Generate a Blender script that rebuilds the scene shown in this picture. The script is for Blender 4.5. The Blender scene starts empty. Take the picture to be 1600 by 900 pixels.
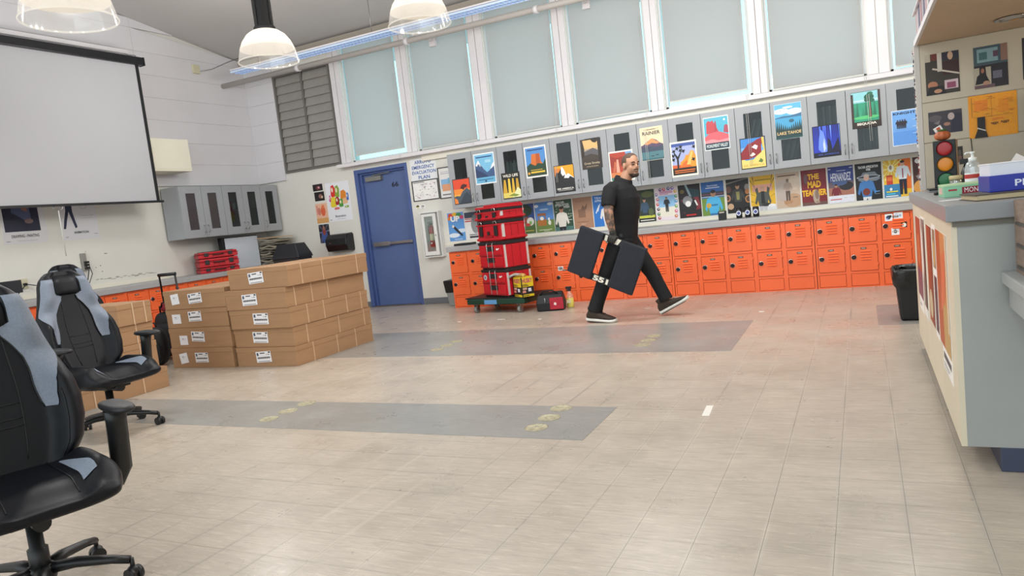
import bpy, bmesh, math, random
from mathutils import Vector, Matrix
random.seed(7)
R=math.radians
scene=bpy.context.scene
COL=scene.collection
# ---------------------------------------------------------------- camera
cam=bpy.data.cameras.new('camera'); cam.lens=25.24; cam.sensor_width=36; cam.clip_end=200
camo=bpy.data.objects.new('camera',cam); COL.objects.link(camo); scene.camera=camo
def cam_axes(yaw=.46184,pitch=.10134,roll=-.11385):
    fw=Vector((-math.sin(yaw),math.cos(yaw),0)); ri=Vector((math.cos(yaw),math.sin(yaw),0)); up=Vector((0,0,1))
    f2=fw*math.cos(pitch)-up*math.sin(pitch); u2=up*math.cos(pitch)+fw*math.sin(pitch)
    return ri*math.cos(roll)+u2*math.sin(roll), u2*math.cos(roll)-ri*math.sin(roll), f2
_r,_u,_f=cam_axes(); CAMZ=1.227
camo.matrix_world=Matrix(((_r.x,_u.x,-_f.x,0),(_r.y,_u.y,-_f.y,0),(_r.z,_u.z,-_f.z,CAMZ),(0,0,0,1)))
# ---------------------------------------------------------------- world, lights, exposure
W=bpy.data.worlds.new('sky'); scene.world=W; W.use_nodes=True
W.node_tree.nodes['Background'].inputs[0].default_value=(.86,.96,1.0,1); W.node_tree.nodes['Background'].inputs[1].default_value=2.0
scene.view_settings.view_transform='Standard'; scene.view_settings.look='None'; scene.view_settings.gamma=1
scene.view_settings.use_curve_mapping=False; scene.view_settings.exposure=0.0
def area(name,loc,size,energy,color=(1,.95,.88),rot=(0,0,0),sy=None):
    l=bpy.data.lights.new(name,'AREA'); l.energy=energy; l.color=color; l.size=size
    if sy: l.shape='RECTANGLE'; l.size_y=sy
    else: l.shape='DISK'
    o=bpy.data.objects.new(name,l); COL.objects.link(o); o.location=loc; o.rotation_euler=rot; return o
# point lights for lamps; the loop below adds unseen ones to brighten the room
def add_point_light(loc,energy,parent=None,r=.22):
    l=bpy.data.lights.new('lamp_or_fill_light','POINT'); l.energy=energy; l.color=(1,.98,.955); l.shadow_soft_size=r
    o=bpy.data.objects.new('lamp_or_fill_light',l); COL.objects.link(o); o.parent=parent; o.location=loc; return o
for x,y,e in [(-7.0,6.4,45),(-1.9,6.3,150),(.3,6.6,95),(-7.2,3.2,38),(-1.4,3.2,50),(-6.0,.4,25),(-3.0,.2,25),(-.2,.4,28)]:
    add_point_light((x,y,3.2),e)
# ---------------------------------------------------------------- materials
def lin(h):
    if not isinstance(h,str): return (h[0],h[1],h[2],1)
    h=h.lstrip('#'); o=[]
    for i in (0,2,4):
        c=int(h[i:i+2],16)/255; o.append(c/12.92 if c<=.04045 else ((c+.055)/1.055)**2.4)
    return (*o,1)
MATS={}
def mat(name,col='808080',rough=.5,metal=0,noise=0,scale=20,bump=0,bscale=None,coat=0,spec=.5,stretch=None,col2=None):
    if name in MATS: return MATS[name]
    m=bpy.data.materials.new(name); m.use_nodes=True; nt=m.node_tree; b=nt.nodes['Principled BSDF']
    b.inputs['Base Color'].default_value=lin(col); b.inputs['Roughness'].default_value=rough; b.inputs['Metallic'].default_value=metal
    b.inputs['Coat Weight'].default_value=coat; b.inputs['Specular IOR Level'].default_value=spec
    if noise or bump:
        tc=nt.nodes.new('ShaderNodeTexCoord'); n=nt.nodes.new('ShaderNodeTexNoise'); n.inputs['Scale'].default_value=scale; n.inputs['Detail'].default_value=5
        src=tc.outputs['Object']
        if stretch:
            mp=nt.nodes.new('ShaderNodeMapping'); mp.inputs['Scale'].default_value=stretch; nt.links.new(src,mp.inputs[0]); src=mp.outputs[0]
        nt.links.new(src,n.inputs['Vector'])
        if noise:
            mx=nt.nodes.new('ShaderNodeMix'); mx.data_type='RGBA'; c=lin(col); c2=lin(col2) if col2 else tuple(max(0,v*(1-noise)) for v in c[:3])+(1,)
            mx.inputs[6].default_value=c; mx.inputs[7].default_value=c2
            rp=nt.nodes.new('ShaderNodeMapRange'); rp.inputs[1].default_value=.35; rp.inputs[2].default_value=.65
            nt.links.new(n.outputs[0],rp.inputs[0]); nt.links.new(rp.outputs[0],mx.inputs[0]); nt.links.new(mx.outputs[2],b.inputs['Base Color'])
        if bump:
            bp=nt.nodes.new('ShaderNodeBump'); bp.inputs['Strength'].default_value=bump; bp.inputs['Distance'].default_value=.01
            if bscale:
                n2=nt.nodes.new('ShaderNodeTexNoise'); n2.inputs['Scale'].default_value=bscale; n2.inputs['Detail'].default_value=3; nt.links.new(src,n2.inputs['Vector']); nt.links.new(n2.outputs[0],bp.inputs['Height'])
            else: nt.links.new(n.outputs[0],bp.inputs['Height'])
            nt.links.new(bp.outputs[0],b.inputs['Normal'])
    MATS[name]=m; return m
def emit(name,col,st):
    if name in MATS: return MATS[name]
    m=bpy.data.materials.new(name); m.use_nodes=True; nt=m.node_tree; nt.nodes.remove(nt.nodes['Principled BSDF'])
    e=nt.nodes.new('ShaderNodeEmission'); e.inputs[0].default_value=lin(col); e.inputs[1].default_value=st
    nt.links.new(e.outputs[0],nt.nodes['Material Output'].inputs[0]); MATS[name]=m; return m
def mixmat(name,parts):
    """parts: list of (kind,color,weight,rough) mixed in sequence"""
    if name in MATS: return MATS[name]
    m=bpy.data.materials.new(name); m.use_nodes=True; nt=m.node_tree; nt.nodes.remove(nt.nodes['Principled BSDF']); prev=None; tot=0
    for kind,colr,w,ro in parts:
        n=nt.nodes.new({'d':'ShaderNodeBsdfDiffuse','t':'ShaderNodeBsdfTranslucent','x':'ShaderNodeBsdfTransparent','g':'ShaderNodeBsdfGlossy','e':'ShaderNodeEmission'}[kind])
        n.inputs[0].default_value=lin(colr)
        if kind=='g': n.inputs['Roughness'].default_value=ro
        if kind=='e': n.inputs[1].default_value=ro
        tot+=w
        if prev is None: prev=n.outputs[0]
        else:
            mx=nt.nodes.new('ShaderNodeMixShader'); mx.inputs[0].default_value=w/tot; nt.links.new(prev,mx.inputs[1]); nt.links.new(n.outputs[0],mx.inputs[2]); prev=mx.outputs[0]
    nt.links.new(prev,nt.nodes['Material Output'].inputs[0]); MATS[name]=m; return m
def colattr(name='printed_ink',rough=.45,noise=0.12):
    if name in MATS: return MATS[name]
    m=bpy.data.materials.new(name); m.use_nodes=True; nt=m.node_tree; b=nt.nodes['Principled BSDF']; b.inputs['Roughness'].default_value=rough
    a=nt.nodes.new('ShaderNodeAttribute'); a.attribute_name='Col'
    tc=nt.nodes.new('ShaderNodeTexCoord'); n=nt.nodes.new('ShaderNodeTexNoise'); n.inputs['Scale'].default_value=60; n.inputs['Detail'].default_value=4; nt.links.new(tc.outputs['Object'],n.inputs['Vector'])
    hs=nt.nodes.new('ShaderNodeHueSaturation'); mr=nt.nodes.new('ShaderNodeMapRange'); mr.inputs[3].default_value=1-noise; mr.inputs[4].default_value=1+noise
    nt.links.new(n.outputs[0],mr.inputs[0]); nt.links.new(mr.outputs[0],hs.inputs['Value']); nt.links.new(a.outputs['Color'],hs.inputs['Color']); nt.links.new(hs.outputs[0],b.inputs['Base Color'])
    MATS[name]=m; return m
INK=colattr()
# ---------------------------------------------------------------- mesh builder
def sm(a,b,x):
    t=min(1,max(0,(x-a)/(b-a))); return t*t*(3-2*t)
def lerpt(tab,x):
    if x<=tab[0][0]: return tab[0][1]
    for (a,va),(b,vb) in zip(tab,tab[1:]):
        if x<=b: return va+(vb-va)*(x-a)/(b-a)
    return tab[-1][1]
class MB:
    def __init__(s): s.v=[]; s.f=[]; s.c=[]; s.s=[]; s.T=None
    def add(s,vs,fs,col=None,smooth=False):
        o=len(s.v)
        s.v+=[tuple(s.T@Vector(p)) for p in vs] if s.T else [tuple(p) for p in vs]
        for f in fs: s.f.append([i+o for i in f]); s.c.append(col); s.s.append(smooth)
        return s
    def box(s,a,b,col=None):
        (x0,y0,z0),(x1,y1,z1)=a,b
        return s.add([(x0,y0,z0),(x1,y0,z0),(x1,y1,z0),(x0,y1,z0),(x0,y0,z1),(x1,y0,z1),(x1,y1,z1),(x0,y1,z1)],
            [(0,3,2,1),(4,5,6,7),(0,1,5,4),(1,2,6,5),(2,3,7,6),(3,0,4,7)],col)
    def cbox(s,c,d,col=None): return s.box([c[i]-d[i]/2 for i in range(3)],[c[i]+d[i]/2 for i in range(3)],col)
    def bar(s,p,q,w,h,up=(0,0,1),col=None):
        p=Vector(p);q=Vector(q);d=(q-p).normalized();u=Vector(up);x=d.cross(u)
        if x.length<1e-4: x=d.cross(Vector((1,0,0)))
        x.normalize();u=x.cross(d).normalized(); vs=[]
        for e in (p,q):
            for a,b in ((-1,-1),(1,-1),(1,1),(-1,1)): vs.append(e+x*a*w/2+u*b*h/2)
        return s.add(vs,[(3,2,1,0),(4,5,6,7),(0,1,5,4),(1,2,6,5),(2,3,7,6),(3,0,4,7)],col)
    def loft(s,rings,caps=True,col=None,smooth=True,closed=False):
        n=len(rings[0]); vs=[p for r in rings for p in r]; fs=[]; m=len(rings)
        for i in range(m if closed else m-1):
            a=i*n;b=((i+1)%m)*n
            for j in range(n): k=(j+1)%n; fs.append((a+j,a+k,b+k,b+j))
        o=len(s.v); s.add(vs,fs,col,smooth)
        if caps and not closed:
            s.f.append([o+j for j in reversed(range(n))]); s.c.append(col); s.s.append(False)
            s.f.append([o+(m-1)*n+j for j in range(n)]); s.c.append(col); s.s.append(False)
        return s
    def cyl(s,p,q,r,r2=None,n=12,col=None,caps=True):
        return s.tube([p,q],[r,r if r2 is None else r2],n,col,caps)
    def tube(s,pts,r,n=8,col=None,caps=True,closed=False,flat=1.0,up=None):
        pts=[Vector(p) for p in pts]; m=len(pts); rr=r if isinstance(r,(list,tuple)) else [r]*m
        rings=[]; px=None
        for i,p in enumerate(pts):
            if closed: d=pts[(i+1)%m]-pts[i-1]
            else: d=(pts[min(i+1,m-1)]-pts[max(i-1,0)])
            d.normalize()
            if px is None:
                a=Vector(up) if up else (Vector((0,0,1)) if abs(d.z)<.9 else Vector((1,0,0)))
                x=d.cross(a).normalized()
            else:
                x=(px-d*px.dot(d)).normalized()
            px=x;y=x.cross(d).normalized() if False else d.cross(x).normalized()
            rings.append([p+(x*math.cos(t)+y*math.sin(t)*flat)*rr[i] for t in [2*math.pi*k/n for k in range(n)]])
        return s.loft(rings,caps,col,True,closed)
    def lathe(s,prof,n=16,o=(0,0,0),col=None,caps=True,smooth=True):
        return s.loft([[(o[0]+r*math.cos(2*math.pi*k/n),o[1]+r*math.sin(2*math.pi*k/n),o[2]+z) for k in range(n)] for r,z in prof],caps,col,smooth)
    def ell(s,c,r,nu=14,nv=9,p=2.0,col=None):
        e=2/p
        def g(t): return math.copysign(abs(t)**e,t)
        rings=[]
        for i in range(nv+1):
            b=-math.pi/2+math.pi*(i*.96/nv+.02); cb=g(math.cos(b));sb=g(math.sin(b))
            rings.append([(c[0]+r[0]*cb*g(math.cos(2*math.pi*k/nu)),c[1]+r[1]*cb*g(math.sin(2*math.pi*k/nu)),c[2]+r[2]*sb) for k in range(nu)])
        return s.loft(rings,True,col,True)
    def prism(s,poly,a,b,axis='y',col=None):
        n=len(poly)
        def P(u,v,t): return {'y':(u,t,v),'x':(t,u,v),'z':(u,v,t)}[axis]
        vs=[P(u,v,a) for u,v in poly]+[P(u,v,b) for u,v in poly]
        fs=[list(range(n)),list(reversed(range(n,2*n)))]+[(i,i+n,(i+1)%n+n,(i+1)%n) for i in range(n)]
        return s.add(vs,fs,col)
    def grid(s,fn,nu,nv,col=None,smooth=True):
        vs=[fn(i/nu,j/nv) for j in range(nv+1) for i in range(nu+1)]
        return s.add(vs,[(j*(nu+1)+i,j*(nu+1)+i+1,(j+1)*(nu+1)+i+1,(j+1)*(nu+1)+i) for j in range(nv) for i in range(nu)],col,smooth)
    def mesh(s,name,m=None,fix=True):
        me=bpy.data.meshes.new(name); me.from_pydata(s.v,[],s.f); me.update()
        me.polygons.foreach_set('use_smooth',s.s)
        if any(c is not None for c in s.c):
            at=me.color_attributes.new('Col','FLOAT_COLOR','CORNER'); d=[]
            for p,c in zip(me.polygons,s.c): d+=list(lin(c or 'ffffff'))*p.loop_total
            at.data.foreach_set('color',d)
        if fix:
            bm=bmesh.new(); bm.from_mesh(me); bmesh.ops.recalc_face_normals(bm,faces=bm.faces); bm.to_mesh(me); bm.free()
        if m: me.materials.append(m)
        return me
    def build(s,name,m,parent=None,loc=(0,0,0),rot=(0,0,0),bev=0,seg=2,label=None,fix=True):
        o=ob(name,s.mesh(name,m,fix),parent,loc,rot)
        if bev:
            b=o.modifiers.new('bevel','BEVEL'); b.width=bev; b.segments=seg; b.limit_method='ANGLE'; b.angle_limit=R(40)
        if label: o['label']=label
        return o
def ob(name,data,parent=None,loc=(0,0,0),rot=(0,0,0)):
    o=bpy.data.objects.new(name,data); COL.objects.link(o); o.parent=parent; o.location=loc; o.rotation_euler=rot; return o
def tag(o,label,cat,group=None):
    o['label']=label; o['category']=cat
    if group: o['group']=group
    return o
def thing(name,label,cat,loc=(0,0,0),rz=0,group=None,rot=None):
    o=ob(name,None,None,loc,rot or (0,0,rz)); o.empty_display_size=.05; return tag(o,label,cat,group)
def struct(o): o['kind']='structure'; return o
def semp(name,loc=(0,0,0)): return struct(ob(name,None,None,loc))
# text as mesh, fitted to a box
_tx={}
def text_geo(t,bold=.02):
    k=(t,bold)
    if k in _tx: return _tx[k]
    c=bpy.data.curves.new('t','FONT'); c.body=t; c.size=1; c.offset=bold; c.resolution_u=2; c.align_x='CENTER'
    o=bpy.data.objects.new('t',c); me=bpy.data.meshes.new_from_object(o)
    vs=[(v.co.x,v.co.y) for v in me.vertices]; fs=[list(p.vertices) for p in me.polygons]
    bpy.data.objects.remove(o); bpy.data.curves.remove(c); bpy.data.meshes.remove(me)
    xs=[v[0] for v in vs]; ys=[v[1] for v in vs]
    r=([((x-min(xs))/(max(xs)-min(xs)),(y-min(ys))/(max(ys)-min(ys))) for x,y in vs],fs); _tx[k]=r; return r
def text_add(mb,t,x0,z0,x1,z1,y,col=None,bold=.02):
    vs,fs=text_geo(t,bold); mb.add([(x0+u*(x1-x0),y,z0+v*(z1-z0)) for u,v in vs],fs,col)
# ---------------------------------------------------------------- posters
PAPER=mat('paper','f2f0ec',.55)
def fig(u,v,h,shirt,pants='202028',skin='b98a6b',hair='2a1d18',w=None,a=.66):
    """a standing figure: feet at v, height h; a = width/height aspect of the sheet"""
    k=h/a*1.0; W=lambda d:d*h/a
    return [('p',[(u-W(.09),v),(u-W(.02),v),(u,v+.42*h),(u+W(.02),v),(u+W(.09),v),(u+W(.1),v+.5*h),(u-W(.1),v+.5*h)],pants),
     ('p',[(u-W(.1),v+.45*h),(u+W(.1),v+.45*h),(u+W(.13),v+.62*h),(u+W(.17),v+.5*h),(u+W(.21),v+.55*h),(u+W(.15),v+.8*h),(u+W(.05),v+.85*h),(u-W(.05),v+.85*h),(u-W(.15),v+.8*h),(u-W(.21),v+.55*h),(u-W(.17),v+.5*h),(u-W(.13),v+.62*h)],shirt),
     ('e',u,v+.92*h,W(.062),.085*h,skin),('e',u,v+.965*h,W(.06),.04*h,hair)]
def poster(name,label,x,y,z,w,h,rz,art,cat='poster',border='f2f0ec',bw=.0,group='posters',th=.002,frame=None):
    """x,y,z: bottom centre on the wall; local -y faces the room"""
    base=MB().box((-w/2,-th,0),(w/2,0,h))
    root=base.build(name,mat('paper_'+border,border,.5),None,(x,y,z),(0,0,rz)); tag(root,label,cat,group)
    mb=MB(); tb=MB(); L=th
    for a in art:
        L+=.00022; X=lambda u:-w/2+w*(bw+u*(1-2*bw)); Zz=lambda v:h*(bw+v*(1-2*bw)) if h>0 else 0
        if a[0]=='r': mb.add([(X(a[1]),-L,Zz(a[2])),(X(a[3]),-L,Zz(a[2])),(X(a[3]),-L,Zz(a[4])),(X(a[1]),-L,Zz(a[4]))],[(0,1,2,3)],a[5])
        elif a[0]=='p': mb.add([(X(min(1,max(0,u))),-L,Zz(min(1,max(0,v)))) for u,v in a[1]],[list(range(len(a[1])))],a[2])
        elif a[0]=='e':
            n=18; mb.add([(X(min(1,max(0,a[1]+a[3]*math.cos(2*math.pi*k/n)))),-L,Zz(min(1,max(0,a[2]+a[4]*math.sin(2*math.pi*k/n))))) for k in range(n)],[list(range(n))],a[5])
        elif a[0]=='t': text_add(tb,a[6],X(a[1]),Zz(a[2]),X(a[3]),Zz(a[4]),-L,a[5],a[7] if len(a)>7 else .02)
    if mb.f: mb.build('print',INK,root,fix=False)
    if tb.f: tb.build('lettering',INK,root,fix=False)
    if frame:
        fb=MB(); t=.012
        fb.box((-w/2-t,-.012,-t),(w/2+t,0,0)).box((-w/2-t,-.012,h),(w/2+t,0,h+t)).box((-w/2-t,-.012,0),(-w/2,0,h)).box((w/2,-.012,0),(w/2+t,0,h)); fb.build('frame',mat('frame_'+frame,frame,.4),root)
    return root
# ================================================================ room shell
YW=9.36; XL=-9.25; XR=2.8
zc=lambda y:4.29+.173*(9.19-y)
cream=mat('wall_paint_cream','e0ded6',.6,noise=.05,scale=1.2,bump=.05,bscale=60)
white_p=mat('acoustic_panel_white','dad8db',.7,noise=.04,scale=2,bump=.05,bscale=150)
trim_w=mat('trim_paint','e2dee0',.45,noise=.05,scale=3)
ceil_m=mat('ceiling_paint','c4c1bf',.8,noise=.05,scale=.6)
grey_lam=mat('grey_laminate','a9a9aa',.4,noise=.04,scale=4)
grey_cab=mat('grey_cabinet_laminate','9fa2a6',.42,noise=.03,scale=3)
dark=mat('dark_void','1c1d1f',.6)
black_pl=mat('black_plastic','161719',.42)
chrome=mat('chrome','c9c9cb',.18,1)
steel=mat('brushed_steel','a8a9ab',.35,1,noise=.15,scale=30)
def floor_mat(name,cA,cB,cC,grid):
    m=bpy.data.materials.new(name); m.use_nodes=True; nt=m.node_tree; N=nt.nodes.new; Lk=nt.links.new; b=nt.nodes['Principled BSDF']
    g=N('ShaderNodeNewGeometry')
    def noise(sc,st=None,det=6,rough=.6):
        n=N('ShaderNodeTexNoise'); n.inputs['Scale'].default_value=sc; n.inputs['Detail'].default_value=det; n.inputs['Roughness'].default_value=rough
        s=g.outputs['Position']
        if st: mp=N('ShaderNodeMapping'); mp.inputs['Scale'].default_value=st; Lk(s,mp.inputs[0]); s=mp.outputs[0]
        Lk(s,n.inputs['Vector']); return n.outputs[0]
    def rng(s,a,bb,c=0,d=1):
        r=N('ShaderNodeMapRange'); r.inputs[1].default_value=a; r.inputs[2].default_value=bb; r.inputs[3].default_value=c; r.inputs[4].default_value=d; Lk(s,r.inputs[0]); return r.outputs[0]
    def mix(f,a,bb):
        x=N('ShaderNodeMix'); x.data_type='RGBA'
        if hasattr(f,'links'): Lk(f,x.inputs[0])
        else: x.inputs[0].default_value=f
        for i,v in ((6,a),(7,bb)):
            if hasattr(v,'links'): Lk(v,x.inputs[i])
            else: x.inputs[i].default_value=lin(v)
        return x.outputs[2]
    c=mix(rng(noise(.7),.35,.65),cA,cB)
    c=mix(rng(noise(1.7,(1,1.6,1),8,.68),.42,.72,0,.7),c,cC)
    c=mix(rng(noise(5,(.5,1.6,1),8,.8),.46,.66,0,.55),c,cB)
    c=mix(rng(noise(17,(.35,2.2,1),7,.75),.46,.66,0,.6),c,cC)
    c=mix(rng(noise(30,(.3,2.6,1),5,.7),.52,.68,0,.5),c,'dccfbf' if grid else 'b0aeaa')
    if grid:
        sp=N('ShaderNodeSeparateXYZ'); Lk(g.outputs['Position'],sp.inputs[0])
        def line(o,off,wd):
            a=N('ShaderNodeMath'); a.operation='SUBTRACT'; Lk(o,a.inputs[0]); a.inputs[1].default_value=off-.2286*100
            d=N('ShaderNodeMath'); d.operation='DIVIDE'; Lk(a.outputs[0],d.inputs[0]); d.inputs[1].default_value=.2286
            f=N('ShaderNodeMath'); f.operation='PINGPONG'; Lk(d.outputs[0],f.inputs[0]); f.inputs[1].default_value=.5
            return rng(f.outputs[0],wd,wd*.15)
        lx=line(sp.outputs[0],.08,.07); ly=line(sp.outputs[1],2.88,.05)
        def mul(a,bb):
            k=N('ShaderNodeMath'); k.operation='MULTIPLY'; Lk(a,k.inputs[0]); Lk(bb,k.inputs[1]); return k.outputs[0]
        c=mix(mul(lx,rng(noise(.55,None,4),.42,.66,0,.75)),c,'8f8b84')
        c=mix(mul(ly,rng(noise(.8,(1.3,.7,1),4),.45,.7,0,.5)),c,'9a958c')
        c=mix(mul(lx,rng(noise(.9,(1,1,1),3),.60,.40,0,.35)),c,'ded3c2')
    c=mix(rng(noise(22,None,2,.5),.74,.77,0,.45),c,'6b655d')
    Lk(c,b.inputs['Base Color']); Lk(rng(noise(3,None,5),.3,.7,.24,.42),b.inputs['Roughness']); b.inputs['Specular IOR Level'].default_value=.55
    bp=N('ShaderNodeBump'); bp.inputs['Strength'].default_value=.04; bp.inputs['Distance'].default_value=.01; Lk(noise(40,None,4),bp.inputs['Height']); Lk(bp.outputs[0],b.inputs['Normal'])
    MATS[name]=m; return m
ghost_tile_m=floor_mat('ghost_lined_concrete','c5b8a9','b6aa9b','a09587',True)
patch_m=floor_mat('grey_concrete_patch','9c9a95','918f8b','85847f',False)
# ---- floor: bare concrete slab; separate tiles made up along its ghost lines
floor=struct(MB().box((-9.6,-4,-.15),(XR,9.56,-.004)).build('floor',mat('joint_grime','a5998a',.7)))
T=.2286; G=.0005
tm=MB().box((-T/2+G,-T/2+G,-.004),(T/2-G,T/2-G,0)).mesh('ghost_tile',ghost_tile_m)
def project(p):
    q=Vector(p)-Vector((0,0,CAMZ)); d=q.dot(_f)
    if d<.3: return None
    return 800+1121.87*q.dot(_r)/d, 450-1121.87*q.dot(_u)/d, d
cells=[]
for i in range(-41,12):
    for j in range(-13,29):
        x=.08+(i+.5)*T; y=2.88+(j+.5)*T
        if x>XR-.1 or y>YW-.1: continue
        pr=project((x,y,0)); vis=0
        if pr and -20<pr[0]<1620 and 0<pr[1]<920: vis=1/pr[2]**3
        inp=any(a<x<b and c<y<d for a,b,c,d in ((-5.6,-1.4,3.44,4.05),(-5.3,-.97,5.6,6.85),(.06,1,6.45,7.45)))
        cells.append((0 if inp else vis,x,y))
cells.sort(reverse=True)
for v,x,y in cells[:300]: ob('ghost_tile',tm,floor,(x,y,0))
rest=MB()
for v,x,y in cells[300:]: rest.box((x-T/2+G,y-T/2+G,-.004),(x+T/2-G,y+T/2-G,0))
o=rest.build('ghost_tile_field',ghost_tile_m,floor,fix=False); o['kind']='stuff'
cap_m=mat('brass_plug','c0b89a',.5,.2,noise=.45,scale=40)
for (a,b,c,d) in ((-6.6,-1.4,3.44,4.05),(-6.2,-.97,5.58,6.88),(.06,1.0,6.45,7.45)):
    p=MB().box((a,c,-.003),(b,d,.0016)).build('concrete_patch',patch_m,floor)
    if d<7:
        for x in (-1.748,-3.812):
            for k in (-.19,0,.195):
                y=(3.81 if d<5 else 6.055)+k
                MB().lathe([(.07,.0012),(.07,.0034),(.062,.004),(.058,.0022),(.02,.003)],20,(x,y,0)).build('conduit_plug',cap_m,p)
# ---- left wall with panels
wl=struct(MB().prism([(-4,-.1),(9.56,-.1),(9.56,zc(9.56)),(-4,zc(-4))],-9.45,XL,'x').build('wall_left',cream))
def panel_row(y0,y1,z0,z1,fixed,axis,par):
    for k,(a,b) in enumerate(zip(fixed,fixed[1:])): pass
for r in range(9):
    z0=2.22+r*.3235
    for k in range(6):
        y1=9.32-k*2.04; y0=y1-2.04
        z1=z0+.3235
        if z0+.01>zc(y0): continue
        ye=min(y1,9.19-(z0+.012-4.29)/.173) if z0+.012>zc(y1) else y1
        y1=ye
        ta=min(z1-.0012,zc(y0)-.002); tb=min(z1-.0012,zc(y1)-.002)
        MB().prism([(y0+.0012,z0+.0012),(y1-.0012,z0+.0012),(y1-.0012,tb),(y0+.0012,ta)],XL,XL+.04,'x').build('panel',white_p,wl)
# ---- back wall
def wbox(mb,x0,x1,z0,z1): mb.box((x0,YW,z0),(x1,YW+.2,z1))
winL=[-7.22,-5.96,-4.67,-3.42,-2.18,-.925,.37]; winR=[-6.17,-4.908,-3.615,-2.365,-1.112,.13,1.42]; WT=4.16
mb=MB(); wbox(mb,-9.45,-7.22,-.1,2.33); wbox(mb,-7.22,-6.21,2.2,2.33); wbox(mb,-6.21,XR,-.1,2.33)
wbox(mb,-9.45,-8.6,2.33,4.5); wbox(mb,-8.6,-7.22,3.92,4.5); wbox(mb,-7.43,-7.22,2.33,3.92)
wbox(mb,-7.22,XR,WT,4.5)
for a,b in zip(winR,winL[1:]+[XR]): wbox(mb,a,b,2.33,WT)
wb=struct(mb.build('wall_back',cream))
for r in range(7):
    z0=2.22+r*.3235; z1=min(z0+.3235,4.25)
    MB().box((-9.21,YW-.04,z0+.0012),(-8.61,YW,z1-.0012)).build('panel',white_p,wb)
# pier cover strips
k=1
for a,b in zip([-7.43]+winR,winL+[1.9]):
    t=struct(MB().box((a+.012,YW-.022,2.335),((a+b)/2-.004,YW,WT)).box(((a+b)/2+.004,YW-.022,2.335),(b-.012,YW,WT)).build('trim_%d'%k,trim_w)); k+=1
struct(MB().box((-7.44,YW-.14,2.262),(XR,YW,2.318)).build('trim_%d'%k,trim_w,bev=.006)); k+=1
struct(MB().box((-5.9,YW-.05,2.176),(XR,YW,2.262)).build('trim_%d'%k,mat('trim_cream','e9e4d6',.5))); k+=1
struct(MB().box((-9.2,YW-.13,4.14),(XR,YW,4.25)).build('trim_%d'%k,mat('header_shade_taupe','a79c8f',.6))); k+=1  # taupe puts the shadow above the windows into the header's colour
struct(MB().box((-6.2,YW-.012,0),(-5.29,YW,.09)).build('baseboard_back',mat('vinyl_base','6f747b',.5)))
struct(MB().box((-7.9,YW-.012,0),(-7.23,YW,.09)).build('baseboard_left',mat('vinyl_base')))
# ceiling, right wall
struct(MB().prism([(-4,zc(-4)),(10.6,zc(10.6)),(10.6,zc(10.6)+.2),(-4,zc(-4)+.2)],-9.6,XR+.2,'x').build('ceiling',ceil_m))
struct(MB().prism([(-4,-.1),(9.56,-.1),(9.56,zc(9.56)),(-4,zc(-4))],XR,XR+.2,'x').build('wall_right',cream))
# windows and shades
glass=mixmat('window_glass',[('x','d8f4f7',.95,0),('g','ffffff',.05,.02)])
shade_m=mixmat('roller_shade_fabric',[('d','cfcac9',.35,0),('t','ebdedb',.65,0)])
alu=mat('window_frame_paint','d2d6d8',.4)
wordn=['first','second','third','fourth','fifth','sixth','seventh']
zb=[2.425,2.35,2.35,2.36,2.41,2.345,2.37]; gl=[.075,.06,.05,.05,.05,.045,.05]; gr=[.04,.035,.03,.035,.06,.03,.03]
for i,(a,b) in enumerate(zip(winL,winR)):
    w=semp('window_%d'%(i+1),((a+b)/2,YW+.06,2.33)); h=(b-a)/2; H=WT-2.33
    MB().box((-h,-.02,0),(-h+.03,.03,H)).box((h-.03,-.02,0),(h,.03,H)).box((-h,-.02,0),(h,.03,.03)).box((-h,-.02,H-.03),(h,.03,H)).build('frame',alu,w)
    MB().box((-h+.03,0,.03),(h-.03,.006,H-.03)).build('pane',glass,w)
    s=thing('roller_shade','pale roller shade pulled down over the %s tall window from the louvered vent'%wordn[i],'window shade',((a+b)/2,YW+.012,2.33),group='roller shades over the windows')
    x0=-h+gl[i]; x1=h-gr[i]
    MB().box((x0,0,zb[i]-2.33),(x1,.002,H-.04)).build('fabric',shade_m,s)
    MB().cyl((x0,0,H-.04),(x1,0,H-.04),.022).build('roller_tube',alu,s)
    MB().box((x0,-.004,zb[i]-2.335),(x1,.006,zb[i]-2.315)).build('hem_bar',mat('hem_bar','c9cac2',.5),s)
    cx=x1-.02
    if i<6:
        pts=[(cx,-.06,1.2),(cx+.02,-.18,-.1),(cx+.03,-.385,-.25),(cx+.04,-.40,-.95+.1*(i%3))] if i else [(cx,-.06,1.2),(cx+.02,-.17,0),(cx+.02,-.17,-.12)]
        MB().tube(pts,.002,5).tube([(p[0]+.02,p[1]-.003,p[2]) for p in pts],.002,5).build('pull_cord',mat('cord_white','cfcfca',.6),s)
# louvered vent
lv=thing('louvered_vent','dark grey two-column louvered vent high on the wall beside the windows','vent',(-8.015,YW,2.33))
lm=mat('vent_grey','98948f',.5,noise=.15,scale=5); lf=mat('vent_frame','6d6a66',.5)
MB().box((-.585,-.03,0),(-.555,.12,1.59)).box((.555,-.03,0),(.585,.12,1.59)).box((-.555,-.03,0),(.555,.12,.03)).box((-.555,-.03,1.56),(.555,.12,1.59)).build('frame',lf,lv)
MB().box((-.018,-.02,.03),(.018,.1,1.56)).build('mullion',lf,lv)
MB().box((-.555,.11,.03),(.555,.12,1.56)).build('backing',dark,lv)
sl=MB().prism([(-.02,0),(-.008,-.004),(.022,.142),(.012,.146)],-.262,.262,'x').mesh('slat',lm)
for c in (-.287,.287):
    for r in range(11): ob('slat',sl,lv,(c,.0,.04+r*.138))
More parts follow.
